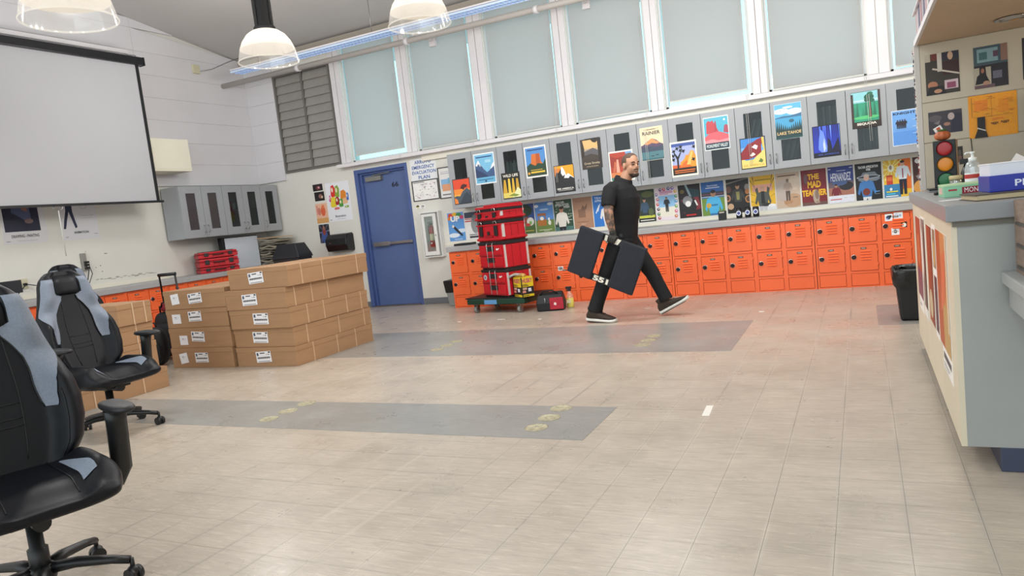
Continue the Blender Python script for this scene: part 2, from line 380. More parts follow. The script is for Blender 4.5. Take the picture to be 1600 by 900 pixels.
# ---- ceiling-level fixtures
tp=thing('conduit_pipe','long white pipe running along the wall in front of the window tops','pipe',(-9.21,8.84,3.82))
MB().cyl((0,0,0),(10.6,0,-.05),.04,n=14).build('tube',mat('pipe_paint','b8b2ac',.5),tp)
for x in (1.6,3.6,5.6,7.4): MB().lathe([(.052,-.03),(.052,.03)],14).build('coupling',trim_w,tp,(x,0,-.005*x),(0,R(90),0)); 
for x in (3.72,6.1): MB().box((x,-.02,.03),(x+.04,.5,.07)).box((x-.03,.46,-.04),(x+.07,.52,.12)).build('bracket',trim_w,tp)
st=thing('strip_light','long suspended strip light with a blue-lit louver grille along the windows','light',(-8.5,8.45,3.84))
MB().box((0,-.11,.03),(6.9,.11,.05)).build('housing',trim_w,st)
MB().box((.01,-.085,.02),(6.89,.085,.029)).build('diffuser',emit('strip_tube_blue','6f9fe0',1.0),st)
g=MB()
for i in range(115): g.box((.02+i*.06,-.09,0),(.026+i*.06,.09,.02))
for y in (-.1,0,.1): g.box((0,y-.008,-.002),(6.9,y+.008,.022))
o=g.build('louver_grille',mat('grille_white','cfe0f5',.3),st); o['kind']='stuff'
for x in (.5,2.6,4.7,6.6): MB().cyl((x,0,.05),(x,0,zc(8.45)-3.84),.004,n=6).build('hanger',steel,st)
dome_m=mixmat('prismatic_acrylic',[('t','fff6e6',.02,0),('x','ffffff',.24,0),('e','fff0d8',.64,.95),('g','ffffff',.10,.12)])
bulb=emit('lamp_bulb','fff4e0',1.7)
skirt_m=mixmat('clear_prismatic_skirt',[('x','ffffff',.66,0),('t','fff8ee',.01,0),('e','fff6e8',.2,.75),('g','ffffff',.10,.1)])
def pendant(loc,label):
    t=thing('pendant_lamp',label,'lamp',loc,group='prismatic dome pendant lamps')
    prof=[(.28,0),(.279,.012),(.272,.05),(.255,.12),(.225,.19),(.18,.25),(.13,.285),(.10,.295)]
    MB().lathe(prof[3:],36,caps=False).build('dome',dome_m,t); MB().lathe(prof[:4],36,caps=False).build('clear_skirt',skirt_m,t)
    MB().lathe([(.284,-.004),(.287,.004),(.28,.01)],36,caps=False).build('rim',mixmat('acrylic_rim',[('x','ffffff',.4,0),('e','fff6e6',.6,.95)]),t)
    MB().lathe([(.05,.215),(.06,.23),(.05,.27),(.035,.29)],16).build('bulb',bulb,t)
    MB().lathe([(.102,.285),(.102,.32),(.088,.34),(.088,.78),(.07,.80)],20).build('ballast_housing',mat('ballast_black','202022',.5),t)
    for k in range(4):
        a=k*math.pi/2; MB().box((-.006,.084,.34),(.006,.096,.78)).build('fin',mat('ballast_black'),t,rot=(0,0,a))
    MB().cyl((0,0,.79),(0,0,zc(loc[1])-loc[2]),.01,n=8).build('stem',black_pl,t)
    add_point_light((0,0,.15),66,t,.06)
pendant((-4.463,3.103,2.77),'clear dome pendant lamp nearest the projection screen, top left')
pendant((-5.024,5.446,2.94),'clear dome pendant lamp with its black housing in view, middle of the three')
pendant((-3.48,5.744,3.01),'clear dome pendant lamp in front of the windows, rightmost of the three')
# ================================================================ door and things on the back wall near it
blue=mat('door_blue_paint','566a9a',.45,noise=.08,scale=2)
blue2=mat('frame_blue_paint','4b6096',.45,noise=.06,scale=2)
d=semp('door_1',(-6.715,YW,0))
MB().box((-.505,-.012,0),(-.435,.2,2.2)).box((.455,-.012,0),(.505,.2,2.2)).box((-.435,-.012,2.14),(.455,.2,2.2)).box((-.435,.04,0),(-.40,.2,2.14)).box((.43,.04,0),(.455,.2,2.14)).box((-.40,.04,2.11),(.43,.2,2.14)).build('frame',blue2,d,bev=.003)
lf_=MB().box((-.40,.09,.005),(.43,.135,2.11)).build('leaf',blue,d)
MB().box((-.33,.04,.975),(.41,.085,1.02)).build('push_bar',steel,d,bev=.006,label='steel push bar')
MB().box((-.33,.02,.965),(-.02,.045,1.03)).build('push_pad',mat('bar_pad','b4b5b8',.3,.9),d)
MB().box((-.33,.03,2.0),(-.03,.09,2.07)).build('door_closer',mat('closer_bronze','8b8a86',.4,.5),d)
MB().bar((-.2,.05,2.085),(.15,.03,2.10),.025,.012).build('closer_arm',mat('closer_bronze'),d)
t=MB(); text_add(t,'66',.12,1.865,.25,1.945,.0885,'111318',.03); t.build('door_number',INK,d,label='black door number 66')
for z in (.25,1.05,1.9): MB().cyl((-.405,.085,z),(-.405,.085,z+.1),.012,n=8).build('hinge',blue2,d)
MB().box((-.43,-.01,0),(.45,.19,.012)).build('threshold',steel,d)
# signs by the door
poster('evacuation_sign','white sign with blue EMERGENCY EVACUATION PLAN lettering right of the door',-5.921,YW,1.89,.46,.335,0,
 [('t',.18,.76,.82,.92,'2f55a5','ARROYO'),('t',.06,.53,.94,.69,'2f55a5','EMERGENCY'),('t',.05,.30,.97,.46,'2f55a5','EVACUATION'),('t',.28,.07,.72,.23,'2f55a5','PLAN')],'sign','e9ecee',group=None)
random.seed(3)
sc=[('r',.02,.02,.98,.98,'f3f2ef')]
for i in range(70):
    u=random.uniform(.05,.9);v=random.uniform(.08,.9); sc.append(('r',u,v,u+random.uniform(.01,.09),v+random.choice([.008,.012,.03]),random.choice(['b9a6b0','8f8fa5','c08a92','9a9aa0','777788'])))
sc.append(('r',.05,.93,.5,.955,'60606a'))
poster('evacuation_map','black-framed evacuation map with fine line plan below the evacuation plan sign','-5.924' and -5.924,YW,1.60,.445,.285,0,sc,'sign',group=None,frame='1d1d22')
poster('evacuation_map','black-framed map with blue and orange blocks, partly behind the wall cabinet',-5.50,YW,1.59,.33,.44,0,
 [('r',.08,.3,.6,.62,'8fc0e8'),('r',.12,.22,.95,.45,'eba77c'),('r',.45,.45,.95,.65,'7db8d8'),('r',.1,.08,.7,.12,'777'*2),('r',.1,.8,.9,.82,'aab0c0'),('r',.1,.86,.7,.875,'aab0c0')],'sign',group=None,frame='1d1d22')
poster('sticker','small yellow and black sticker pair above the fire extinguisher cabinet',-6.055,YW,1.475,.165,.058,0,
 [('e',.2,.62,.17,.34,'3a3a20'),('r',.1,.3,.3,.5,'d8c22a'),('r',.08,.05,.36,.12,'555555'),('r',.6,.6,.9,.75,'222222'),('r',.6,.35,.92,.5,'333333'),('r',.62,.05,.9,.12,'777777')],'sticker',group=None,th=.001)
# fire extinguisher cabinet
fc=thing('extinguisher_cabinet','white wall cabinet with glazed door holding a fire extinguisher','cabinet',(-5.865,YW,.72))
wm=mat('enamel_white','e3e3e0',.4)
MB().box((-.165,-.10,0),(-.15,0,.69)).box((.15,-.10,0),(.165,0,.69)).box((-.15,-.10,0),(.15,0,.015)).box((-.15,-.10,.675),(.15,0,.69)).box((-.15,-.012,.015),(.15,0,.675)).build('body',wm,fc)
dr=MB().box((-.135,-.115,.03),(-.085,-.10,.66)).box((.065,-.115,.03),(.12,-.10,.66)).box((-.085,-.115,.03),(.065,-.10,.09)).box((-.085,-.115,.62),(.065,-.10,.66)).build('door',wm,fc,bev=.003)
MB().box((-.085,-.108,.09),(.065,-.105,.62)).build('pane',mixmat('clear_pane',[('x','e8eeee',.9,0),('g','ffffff',.1,.03)]),dr)
MB().cyl((.09,-.12,.33),(.09,-.10,.33),.012,n=10).build('latch',chrome,dr)
fe=thing('fire_extinguisher','red fire extinguisher with yellow and white label inside the wall cabinet','extinguisher',(-5.87,YW-.062,.875))
red=mat('extinguisher_red','b51d22',.3,coat=.4)
MB().lathe([(.02,0),(.042,.004),(.044,.02),(.044,.27),(.036,.305),(.016,.32),(.016,.335)],18).build('cylinder',red,fe)
MB().lathe([(.0448,.10),(.0448,.2)],18,caps=False).build('label_band',mat('label_cream','d9cfa8',.5),fe)
MB().box((-.012,-.046,.05),(.012,-.0455,.07)).build('tag',mat('tag_white','e8e8e8',.5),fe)
MB().cyl((0,0,.335),(0,0,.355),.018,n=10).box((-.05,-.008,.35),(.03,.008,.36)).box((-.06,-.008,.372),(.03,.008,.38)).build('valve_handle',black_pl,fe)
MB().tube([(-.015,0,.345),(-.045,0,.33),(-.055,0,.25),(-.052,0,.12)],.008,8).build('hose',mat('hose_blue','3b5878',.5),fe)
# posters left of the door
poster('photo_print','small dark photo print, top of the column of prints left of the door',-7.993,YW,1.97,.205,.11,0,[('r',0,0,1,1,'1d1516'),('e',.55,.45,.25,.3,'6e3a3c'),('e',.6,.5,.1,.14,'d9a6b0')],'poster',group=None)
poster('photo_print','dark photo print second from top in the column left of the door',-7.98,YW,1.805,.205,.148,0,[('r',0,0,1,1,'171314'),('e',.6,.5,.2,.25,'8a6158'),('e',.75,.4,.1,.15,'d0b9a0'),('r',.1,.2,.3,.3,'45302c')],'poster',group=None)
poster('photo_print','orange and pink illustrated print of bears below the dark photos left of the door',-7.975,YW,1.44,.245,.322,0,[('r',0,0,1,1,'e8b79a'),('r',0,0,1,.25,'d4a062'),('e',.62,.6,.2,.25,'d8643f'),('e',.64,.82,.12,.1,'e07a4e'),('e',.3,.6,.12,.2,'ca7c6c'),('r',.08,.45,.2,.9,'d68d86')],'poster',group=None)
poster('photo_print','print of a person in blue with rays, bottom of the column left of the door',-7.98,YW,1.11,.22,.308,0,[('r',0,0,1,1,'24242c')]+[('p',[(.5,.6),(.5+.9*math.cos(k*.52),.6+.9*math.sin(k*.52)),(.5+.9*math.cos(k*.52+.12),.6+.9*math.sin(k*.52+.12))],'6f7488') for k in range(12)]+[('e',.5,.35,.3,.4,'3f5a9a'),('e',.5,.62,.16,.2,'8a3f33'),('e',.5,.8,.1,.1,'a06a55')],'poster',group=None)
il=[('r',0,.0,1,1,'e8e9ee'),('t',.28,.1,.72,.16,'2c3350','Illustration')]
for u,v,ru,rv,c in [(.3,.78,.1,.16,'d8322c'),(.48,.76,.1,.16,'86a83a'),(.72,.66,.13,.12,'e0882c'),(.28,.5,.14,.14,'e4d037'),(.45,.52,.09,.11,'9e2430'),(.6,.46,.1,.11,'4f9a3f'),(.78,.5,.12,.08,'e3b68c'),(.4,.33,.12,.03,'d86a6a'),(.82,.35,.1,.03,'8ab04a'),(.15,.6,.04,.09,'d4589a'),(.9,.6,.05,.1,'3a6fc0')]: il+=[('p',[(u-ru,v-rv*.7),(u-ru*.5,v-rv),(u+ru*.8,v-rv*.9),(u+ru,v+rv*.4),(u+ru*.4,v+rv),(u-ru*.7,v+rv*.8)],c),('e',u-ru*.2,v+rv*.2,ru*.35,rv*.4,'f1e3c6' if ru<.11 else c)]
il+=[('r',.05,.04,.12,.055,'666666'),('r',.35,.05,.7,.058,'aaaaaa')]
poster('illustration_poster','large white poster of colourful fruit and bottles titled Illustration, left of the blue door',-7.60,YW,1.44,.48,.63,0,il,'poster',group=None,border='e8e9ee')
# paper towel dispenser
pd=thing('towel_dispenser','black paper towel dispenser on the wall left of the blue door','dispenser',(-7.62,YW,.94))
MB().prism([(0,0),(-.16,.02),(-.20,.12),(-.19,.22),(-.13,.29),(0,.30)],-.215,.215,'x').build('cover',mat('smoke_black','17181b',.25),pd,bev=.015,seg=3)
MB().box((-.225,-.1,.02),(.225,0,.28)).build('back_plate',black_pl,pd,bev=.01)
MB().box((-.13,-.2005,.15),(-.09,-.197,.162)).build('badge',chrome,pd)
MB().cyl((-7.95+7.62,-.008,-.94),(-7.95+7.62,-.008,.15),.006,n=6).build('cord',mat('cord_white','cfcfca',.6),pd)
# ================================================================ left wall cabinets, screen, posters
hand_m=steel
def cab_door(par,x,w,h,pw,pz0,pz1,handle_side,m,pane_m,y=0):
    """framed glazed door, front face at y-.02"""
    l=(w-pw)/2
    dd=MB().box((.003,-.02,.003),(l,0,h-.003)).box((w-l,-.02,.003),(w-.003,0,h-.003)).box((l,-.02,.003),(w-l,0,pz0)).box((l,-.02,pz1),(w-l,0,h-.003)).build('door',m,par,(x,y,0))
    MB().box((l,-.009,pz0),(w-l,-.006,pz1)).build('pane',pane_m,dd)
    hx=.035 if handle_side<0 else w-.035
    MB().tube([(hx,-.02,.07),(hx,-.05,.08),(hx,-.05,.17),(hx,-.02,.18)],.005,6).build('handle',hand_m,dd)
    MB().cyl((hx,-.028,.04),(hx,-.018,.04),.008,n=8).build('lock',hand_m,dd)
    return dd
pane_dark=mixmat('cabinet_pane',[('x','b9c2c2',.965,0),('g','ffffff',.035,.05)])
pane_brown=mat('papered_pane','4a4142',.35,noise=.2,scale=3)
def carcass(par,w,h,dp,m,inner,shelf=.5):
    MB().box((0,0,0),(.018,dp,h)).box((w-.018,0,0),(w,dp,h)).box((.018,0,0),(w-.018,dp,.018)).box((.018,0,h-.018),(w-.018,dp,h)).build('body',m,par)
    MB().box((.018,dp-.012,.018),(w-.018,dp,h-.018)).build('back_panel',inner,par)
    MB().box((.018,.03,h*shelf),(w-.018,dp-.012,h*shelf+.018)).build('shelf',inner,par)
inner_g=mat('cabinet_inside','5a5d5e',.6); inner_d=mat('cabinet_inside_dark','33353a',.6)
# left-wall cabinets (face +x): y 7.355..9.32
w1=.79
for i,(y0,w,n,lab,pm) in enumerate([(7.355,.79,2,'grey wall cabinet with two dark papered glass doors, nearest the screen',pane_brown),(8.145,.79,2,'grey wall cabinet with two glass doors showing glassware, middle of the left wall row',pane_dark),(8.935,.385,1,'narrow grey wall cabinet with one glass door in the corner',pane_dark)]):
    c=thing('wall_cabinet',lab,'cabinet',(-8.86,y0,1.41),R(90),group='grey cabinets on the left wall')
    carcass(c,w,.765,.35,grey_cab,inner_g)
    for k in range(n): cab_door(c,k*w/n,w/n,.765,.17,.12,.66,1 if k==0 and n==2 else -1,grey_cab,pm)
gm=mixmat('glassware',[('d','dfe5e0',.4,0),('g','ffffff',.3,.05),('x','ffffff',.3,0)])
random.seed(11)
for i in range(9):
    y=8.2+.065*i if i<5 else 8.62+.1*(i-5); z=1.428 if i%2 else 1.811
    tag(MB().lathe([(.022,0),(.026,.005),(.03,.09),(.032,.1),(.029,.1),(.024,.01)],12).build('glass_jar',gm,None,(-9.0+.03*(i%3),y,z)),'clear glass jar standing on a shelf inside the middle left wall cabinet','jar','glass jars in the left wall cabinet')
# projection screen
PHX=-.135
ps=thing('projection_screen','large white pull-down projection screen with black borders hung from the left wall','screen',(-8.66,5.6,1.94),R(90))
scm=mat('screen_fabric','b4b4b8',.8,noise=.02,scale=1)
MB().box((-1.6,-.002,.03),(1.235,.002,1.88)).build('fabric',scm,ps)
MB().box((1.235,-.003,.03),(1.285,.003,1.88)).build('border',mat('screen_black','131417',.7),ps)
MB().box((-1.6,-.012,0),(1.34,.012,.03)).build('bottom_bar',black_pl,ps)
MB().box((-1.65,-.05,1.85),(1.34,.05,1.955)).build('housing',mat('housing_black','17181c',.35),ps,bev=.008)
MB().box((1.34,-.052,1.848),(1.36,.052,1.957)).build('end_cap',black_pl,ps)
MB().tube([(-.045,0,0),(-.06,0,-.02),(-.03,0,-.045),(.03,0,-.045),(.06,0,-.02),(.045,0,0)],.007,6).build('pull_handle',steel,ps,(PHX,0,0))
MB().tube([(0,0,-.045),(.005,.01,-.3),(.01,.02,-.6)],.006,6).build('pull_cord',mat('cord_white','cfcfca',.6),ps,(PHX,0,0))
MB().box((-1.8,.2,2.05),(1.33,.25,2.10)).build('mounting_rail',trim_w,ps)
for x in (-.9,1.05): MB().bar((x,.25,2.06),(x-.2,.55,1.98),.03,.025).build('wall_arm',trim_w,ps)
for x in (-1.2,1.28): MB().tube([(x,.22,2.05),(x,.15,2.02),(x+.01,.03,1.99),(x,0,1.95)],.006,6).build('hanging_hook',steel,ps)
bx=thing('wall_box','cream boxed enclosure mounted on the wall beside the projection screen','box',(-8.81,7.31,2.39),R(90))
MB().box((-.325,0,0),(.325,.40,.46)).build('body',mat('box_cream','e6e2cf',.5,noise=.04,scale=4),bx,bev=.004)
MB().box((-.30,-.006,.03),(.30,0,.43)).build('front_panel',mat('box_cream'),bx)
jb=thing('junction_box','small cream junction box with a wire high on the left wall','box',(XL+.04,8.33,3.96),R(90))
MB().box((-.06,-.04,0),(.06,0,.13)).build('body',mat('ivory_plastic','cfc8ab',.5),jb,bev=.004)
MB().tube([(.06,-.02,.04),(.3,-.03,.1),(.55,-.1,.22),(.8,-.2,.33)],.006,6).build('wire',steel,jb)
poster('drawing_poster','poster with a dark painting of folded arms titled DRAWING - PAINTING below the screen',XL,5.385,1.552,.53,.62,R(90),[('r',.06,.24,.86,1,'20243a'),('p',[(.3,1),(.26,.62),(.6,.42),(.68,.46),(.66,1)],'4d5878'),('p',[(.4,1),(.5,.66),(.62,.62),(.6,1)],'8a6258'),('e',.62,.44,.1,.05,'7a6460'),('t',.18,.12,.8,.18,'33343c','DRAWING - PAINTING'),('r',.05,.05,.14,.06,'666666'),('r',.3,.05,.75,.06,'bbbbbb')],border='d9d8da',group='posters on the left wall')
poster('animation_poster','white poster with a sketched dancing figure titled ANIMATION below the screen',XL,6.09,1.545,.49,.62,R(90),[('p',[(.18,1),(.16,.62),(.08,.4),(.04,.24),(.10,.24),(.16,.4),(.24,.6),(.3,.42),(.36,.24),(.42,.27),(.38,.42),(.34,.6),(.36,1)],'2a2f4a'),('p',[(.3,.85),(.5,.78),(.52,.84),(.36,.98)],'2a2f4a'),('e',.72,.86,.09,.07,'b9bac2'),('e',.72,.86,.075,.055,'dddde0'),('e',.66,.7,.1,.06,'b9bac2'),('e',.66,.7,.085,.05,'dddde0'),('r',.55,.5,.92,.51,'b9bac2'),('r',.6,.45,.86,.458,'b9bac2'),('t',.3,.13,.7,.18,'33343c','ANIMATION'),('r',.05,.06,.13,.07,'666666'),('r',.85,.1,.95,.11,'888888')],border='dddde0',group='posters on the left wall')
ol=thing('wall_outlet','cream wall outlet with a black plug above the left counter','outlet',(XL,5.25,1.005),R(90))
MB().box((-.045,-.02,0),(.045,0,.12)).build('plate',mat('ivory_plastic'),ol,bev=.004)
MB().cyl((0,-.02,.05),(0,-.06,.05),.018,n=10).tube([(0,-.06,.05),(-.08,-.09,-.01),(-.2,-.12,-.1)],.006,6).tube([(0,-.06,.05),(.1,-.09,.02),(.22,-.12,-.06)],.006,6).build('plug_cord',black_pl,ol)
for (y,z,w,h) in ((6.206,1.155,.014,.012),(6.273,1.173,.016,.014),(6.286,1.093,.014,.014),(6.375,1.328,.05,.01),(6.1,1.38,.012,.01)): MB().ell((XL,y,z),(.0012,w/2,h/2),10,6).build('scuff_mark',mat('scuff_dark','55524e',.7),wl)
random.seed(77)
for k in range(16): y=6.2+k*.058; MB().ell((XL,y,.985+random.uniform(-.012,.012)),(.001,random.uniform(.02,.045),random.uniform(.004,.012)),10,6).build('scuff_mark',mat('scuff_grey','a9a59a',.7),wl)
sp=thing('power_strip','grey upright power strip with black plugs on the left wall','power strip',(XL,6.04,1.13),R(90))
MB().box((-.032,-.04,0),(.032,0,.23)).build('body',mat('strip_grey','8f8c86',.5),sp,bev=.004)
for z in (.02,.06,.095): MB().box((-.015,-.075,z),(.04,-.04,z+.028)).build('plug',black_pl,sp,bev=.005)
MB().tube([(.03,-.07,.04),(-.02,-.07,-.12),(-.12,-.06,-.28)],.006,6).tube([(.03,-.07,.07),(.05,-.08,-.05),(-.03,-.08,-.2),(-.06,-.07,-.27)],.005,6).build('cables',black_pl,sp)
# ================================================================ lockers and counters
org=mat('locker_orange','f56c38',.38,noise=.06,scale=3,coat=.1); orgd=mat('locker_orange_dark','c04a18',.5)
DH=.277
def locker_meshes(p):
    w=p-.059
    dm=MB().box((-w/2,-.012,0),(w/2,.01,DH)).mesh('door',org)
    vm=MB()
    for k in range(4): vm.prism([(-.012,.0),(-.023,.001),(-.024,.004),(-.012,.017)],-.052,.052,'x'); vm.v[-8:]=[(a,b,c+k*.03) for a,b,c in vm.v[-8:]]
    vm=vm.mesh('vent_louvers',mat('locker_louver','f56c38',.35))
    lk=MB().lathe([(.024,0),(.024,.004),(.018,.006),(.017,.016),(.012,.022),(.012,.028)],14).mesh('combination_lock',black_pl)
    rg=MB().lathe([(.028,0),(.028,.003),(.024,.004)],14).mesh('lock_plate',chrome)
    npm=MB().box((-.028,-.004,0),(.028,0,.018)).mesh('nameplate',mat('plate_frame','4c3a33',.4,.5))
    np2=MB().box((-.02,-.005,.005),(.02,-.0035,.013)).mesh('name_slip',mat('slip','b9b2a6',.5))
    hg=MB().cyl((0,-.008,0),(0,-.008,.03),.006,n=6).mesh('hinge',org)
    return w,dm,vm,lk,rg,npm,np2,hg
LM={}
def locker_bank(label,loc,rz,n,p,dp,base=True,group='orange locker banks'):
    if p not in LM: LM[p]=locker_meshes(p)
    w,dm,vm,lk,rg,npm,np2,hg=LM[p]
    t=thing('locker_bank',label,'lockers',loc,rz,group)
    W_=n*p; MB().box((.002,.012,.0),(W_-.002,dp,.795)).build('body',orgd,t)
    ff=MB()
    for z0,z1 in ((0,.012),(.152,.179),(.466,.493),(.780,.795)): ff.box((.002,-.004,z0),(W_-.002,.012,z1))
    for i in range(n+1):
        a=max(.002,i*p-.0275-.0); b=min(W_-.002,i*p+.0215)
        for z0,z1 in ((.012,.152),(.179,.466),(.493,.780)): ff.box((a,-.004,z0),(b,.012,z1))
    ff.build('face_frame',org,t)
    for i in range(n):
        cx=(i+.5)*p
        for z in (.184,.498):
            d=ob('door',dm,t,(cx-.003,0,z))
            ob('vent_louvers',vm,d,(.02,0,.115)); q=ob('lock_plate',rg,d,(-w/2+.033,-.012,.15),(R(90),0,0)); ob('combination_lock',lk,d,(-w/2+.033,-.014,.15),(R(90),0,0))
            a=ob('nameplate',npm,d,(.0,-.012,.235)); ob('name_slip',np2,d,(0,-.012,.235))
            for hz in (.05,.2): ob('hinge',hg,d,(w/2+.004,-.002,hz))
        MB().box((-w/2,-.002,.017),(w/2,.01,.148)).build('base_panel',org,t,(cx-.003,0,0))
    return t
LF=8.74
pA=3.156/10
locker_bank('orange locker bank at the left end, behind the red tool case stack',(-5.28,LF,0),0,5,pA,.6)
locker_bank('orange locker bank behind the walking man',(-5.28+5*pA,LF,0),0,5,pA,.6)
locker_bank('orange locker bank right of the walking man, five columns wide',(-2.12,LF,0),0,5,.3228,.6)
lb3=locker_bank('orange locker bank at the right end with stickers on one door',(-.503,LF,0),0,3,.3255,.6)
MB().box((-.511,LF,.01),(-.5035,LF+.5,.79)).build('seam_gap',dark,lb3,(.503,-LF,0))
ct=tag(MB().box((-5.30,8.70,.80),(1.2,YW,.872)).build('countertop',grey_lam,bev=.008),'long grey countertop over the orange lockers along the back wall','countertop')
struct(MB().box((-5.9,YW-.006,.872),(XR,YW,.905)).build('trim_30',mat('splash_cream','e6e2d2',.5)))
for i,(x,z,w,h,c) in enumerate([(.245,.70,.075,.075,0),(.335,.715,.085,.07,1),(.30,.545,.075,.075,2),(.385,.62,.055,.06,3)]):
    labs=['white sticker with black scribble face on the last locker door','white sticker with pale blue doodle on the last locker door','white sticker with an eye diamond emblem on the last locker door','small penguin sticker on the last locker door']
    art=[[('e',.45,.5,.3,.3,'3a4566'),('r',.5,.5,.85,.8,'111111'),('e',.3,.3,.12,.12,'8aa0d8')],[('e',.3,.55,.2,.25,'8fb0e8'),('e',.3,.55,.14,.18,'dfe9fb'),('e',.7,.5,.15,.2,'9ab'+'cde')],[('p',[(.08,.5),(.5,.78),(.92,.5),(.5,.22)],'222222'),('p',[(.16,.5),(.5,.7),(.84,.5),(.5,.3)],'f4f4f4'),('e',.5,.5,.17,.17,'222222'),('e',.5,.5,.07,.07,'f4f4f4'),('r',.46,.82,.54,.9,'222222')],[('r',0,0,1,1,'2b2320'),('e',.5,.42,.38,.36,'f4f4f0'),('p',[(.3,.7),(.5,.95),(.75,.7)],'e5a52b')]][c]
    poster('sticker',labs[i],x,LF-.0125,z,w,h,0,art,'sticker',group=None,th=.001,border='eef0f4')
poster('sticker','grey leaf-shaped sticker on a locker door near the spray bottle',-3.60,LF-.0125,.425,.075,.055,R(0),[('e',.5,.5,.45,.4,'8a9296'),('p',[(.25,.3),(.45,.5),(.3,.7),(.55,.6),(.75,.8),(.65,.5),(.8,.3),(.5,.42)],'4b4f52')],'sticker',group=None,th=.001)
# left wall lockers and counter (y 3.4 .. 9.36)
for i in range(3):
    locker_bank(['orange locker bank under the left counter, near the front chairs','orange locker bank under the left counter behind the rolling bag','orange locker bank under the left counter behind the carton stacks'][i],(-8.64,3.6+i*1.578,0),R(90),5,pA,.59,group='orange lockers under the left counter')
tag(MB().box((XL,3.55,.80),(-8.60,YW,.872)).build('countertop',grey_lam,bev=.008),'grey countertop along the left wall above orange lockers','countertop')
struct(MB().box((XL,3.55,.872),(XL+.012,7.3,.93)).build('trim_31',mat('splash_cream')))
# ================================================================ back-wall upper cabinets
CF=9.02
names=['first grey wall cabinet from the door, behind the red climber and blue mountain posters','second grey wall cabinet from the door, with the WILD LIFE poster','third grey wall cabinet from the door, with the snowy peak poster','fourth grey wall cabinet from the door, above the walking man\'s back','fifth grey wall cabinet from the door, with the joshua tree poster','sixth grey wall cabinet from the door, with the red arch poster','seventh grey wall cabinet from the door, with the blue cave poster','last grey wall cabinet, beside the partition, with the KNIGHTS poster']
for i in range(8):
    c=thing('wall_cabinet',names[i],'cabinet',(-5.28+i*.7965,CF,1.40),0,'grey cabinets along the back wall')
    carcass(c,.7965,.775,YW-CF,grey_cab,inner_d,.5)
    for k in range(2): cab_door(c,k*.39825,.39825,.775,.203,.085,.69,1 if k==0 else -1,grey_cab,pane_dark)
tube_m=mat('paper_roll_grey','a9adb5',.6)
random.seed(5)
def rolls(x0,x1,lean,lab,n=6,z=1.42,L=.62,col=None):
    for k in range(n):
        x=x0+(x1-x0)*(k+.5)/n
        o=MB().cyl((0,0,0),(lean*L,0,L*math.sqrt(1-lean*lean)),.016,n=10).build('paper_roll',tube_m,None,(x,CF+.09+.05*(k%2),z)); tag(o,lab,'paper roll',lab.replace('rolled paper tube','rolled tubes'))
rolls(-1.27,-1.1,.28,'rolled paper tube leaning inside the sixth wall cabinet',5)
rolls(-.87,-.68,.25,'rolled paper tube leaning inside the cabinet behind the LAKE TAHOE poster',6,1.42,.5)
rolls(-.42,-.19,0,'rolled paper tube standing inside the cabinet behind the blue cave poster',7)
rolls(-.02,.2,0,'rolled paper tube standing inside the cabinet behind the SEQUOIA poster',7)
for k in range(4): tag(MB().lathe([(.03,0),(.032,.01),(.032,.11),(.014,.14),(.014,.16)],12).build('supply_bottle',mat('supply_%d'%(k%2),['c9cfd0','8b9a98'][k%2],.4),None,(-4.40+.055*k,CF+.12,1.806)),'small pale bottle on the shelf behind the WILD LIFE poster cabinet door','bottle','bottles inside the second wall cabinet')
# ================================================================ posters on the cabinet doors
PF=CF-.0202
def up(name,label,x0,x1,z0,z1,art,**k): return poster(name,label,(x0+x1)/2,PF,z0,x1-x0,z1-z0,0,art,group='travel posters on the cabinet doors',**k)
up('travel_poster','red and orange poster of a climbing figure on grey rock',-5.235,-4.953,1.454,1.815,[('r',0,0,1,1,'e8502e'),('r',0,.25,1,.6,'f2913a'),('r',0,.2,1,.38,'f5b34a'),('p',[(0,0),(1,0),(1,.5),(.8,.62),(.55,.5),(.35,.3),(.15,.33),(0,.28)],'4b5966'),('p',[(.3,0),(1,0),(1,.3),(.8,.45),(.6,.35)],'38424e'),('p',[(.4,.62),(.5,.75),(.65,.8),(.85,.74),(.8,.64),(.7,.66),(.62,.55),(.52,.6)],'4a2420'),('p',[(0,0),(.22,0),(.18,.18),(0,.25)],'f08a3c')],border='22252e',bw=.03)
up('travel_poster','pale blue poster of a snowy mountain range with white border',-4.851,-4.527,1.691,2.119,[('r',0,0,1,1,'7cc0e4'),('r',0,0,1,.2,'6cb4d8'),('p',[(0,.2),(1,.2),(1,.7),(.9,.62),(.75,.42),(.6,.36),(.42,.52),(.3,.62),(.2,.82),(.1,.72),(0,.66)],'3d5a86'),('p',[(.2,.82),(.1,.72),(.02,.64),(.1,.6),(.18,.68),(.26,.58),(.34,.6),(.5,.42),(.42,.52),(.3,.62)],'f4f7fa'),('p',[(1,.7),(.9,.62),(.78,.45),(.9,.5),(1,.56)],'f4f7fa'),('p',[(0,.2),(.7,.2),(.35,.38),(0,.52)],'2b3d66'),('t',.08,.88,.92,.95,'1f4f8c','SNOWY MOUNTAIN') if 0 else ('r',.08,.89,.92,.93,'1f4f8c'),('r',.55,.7,.85,.8,'a8d8ee'),('r',.1,.1,.9,.13,'2b6a9c'),('e',.5,.06,.05,.03,'16415f')],bw=.04,border='eef2f2')
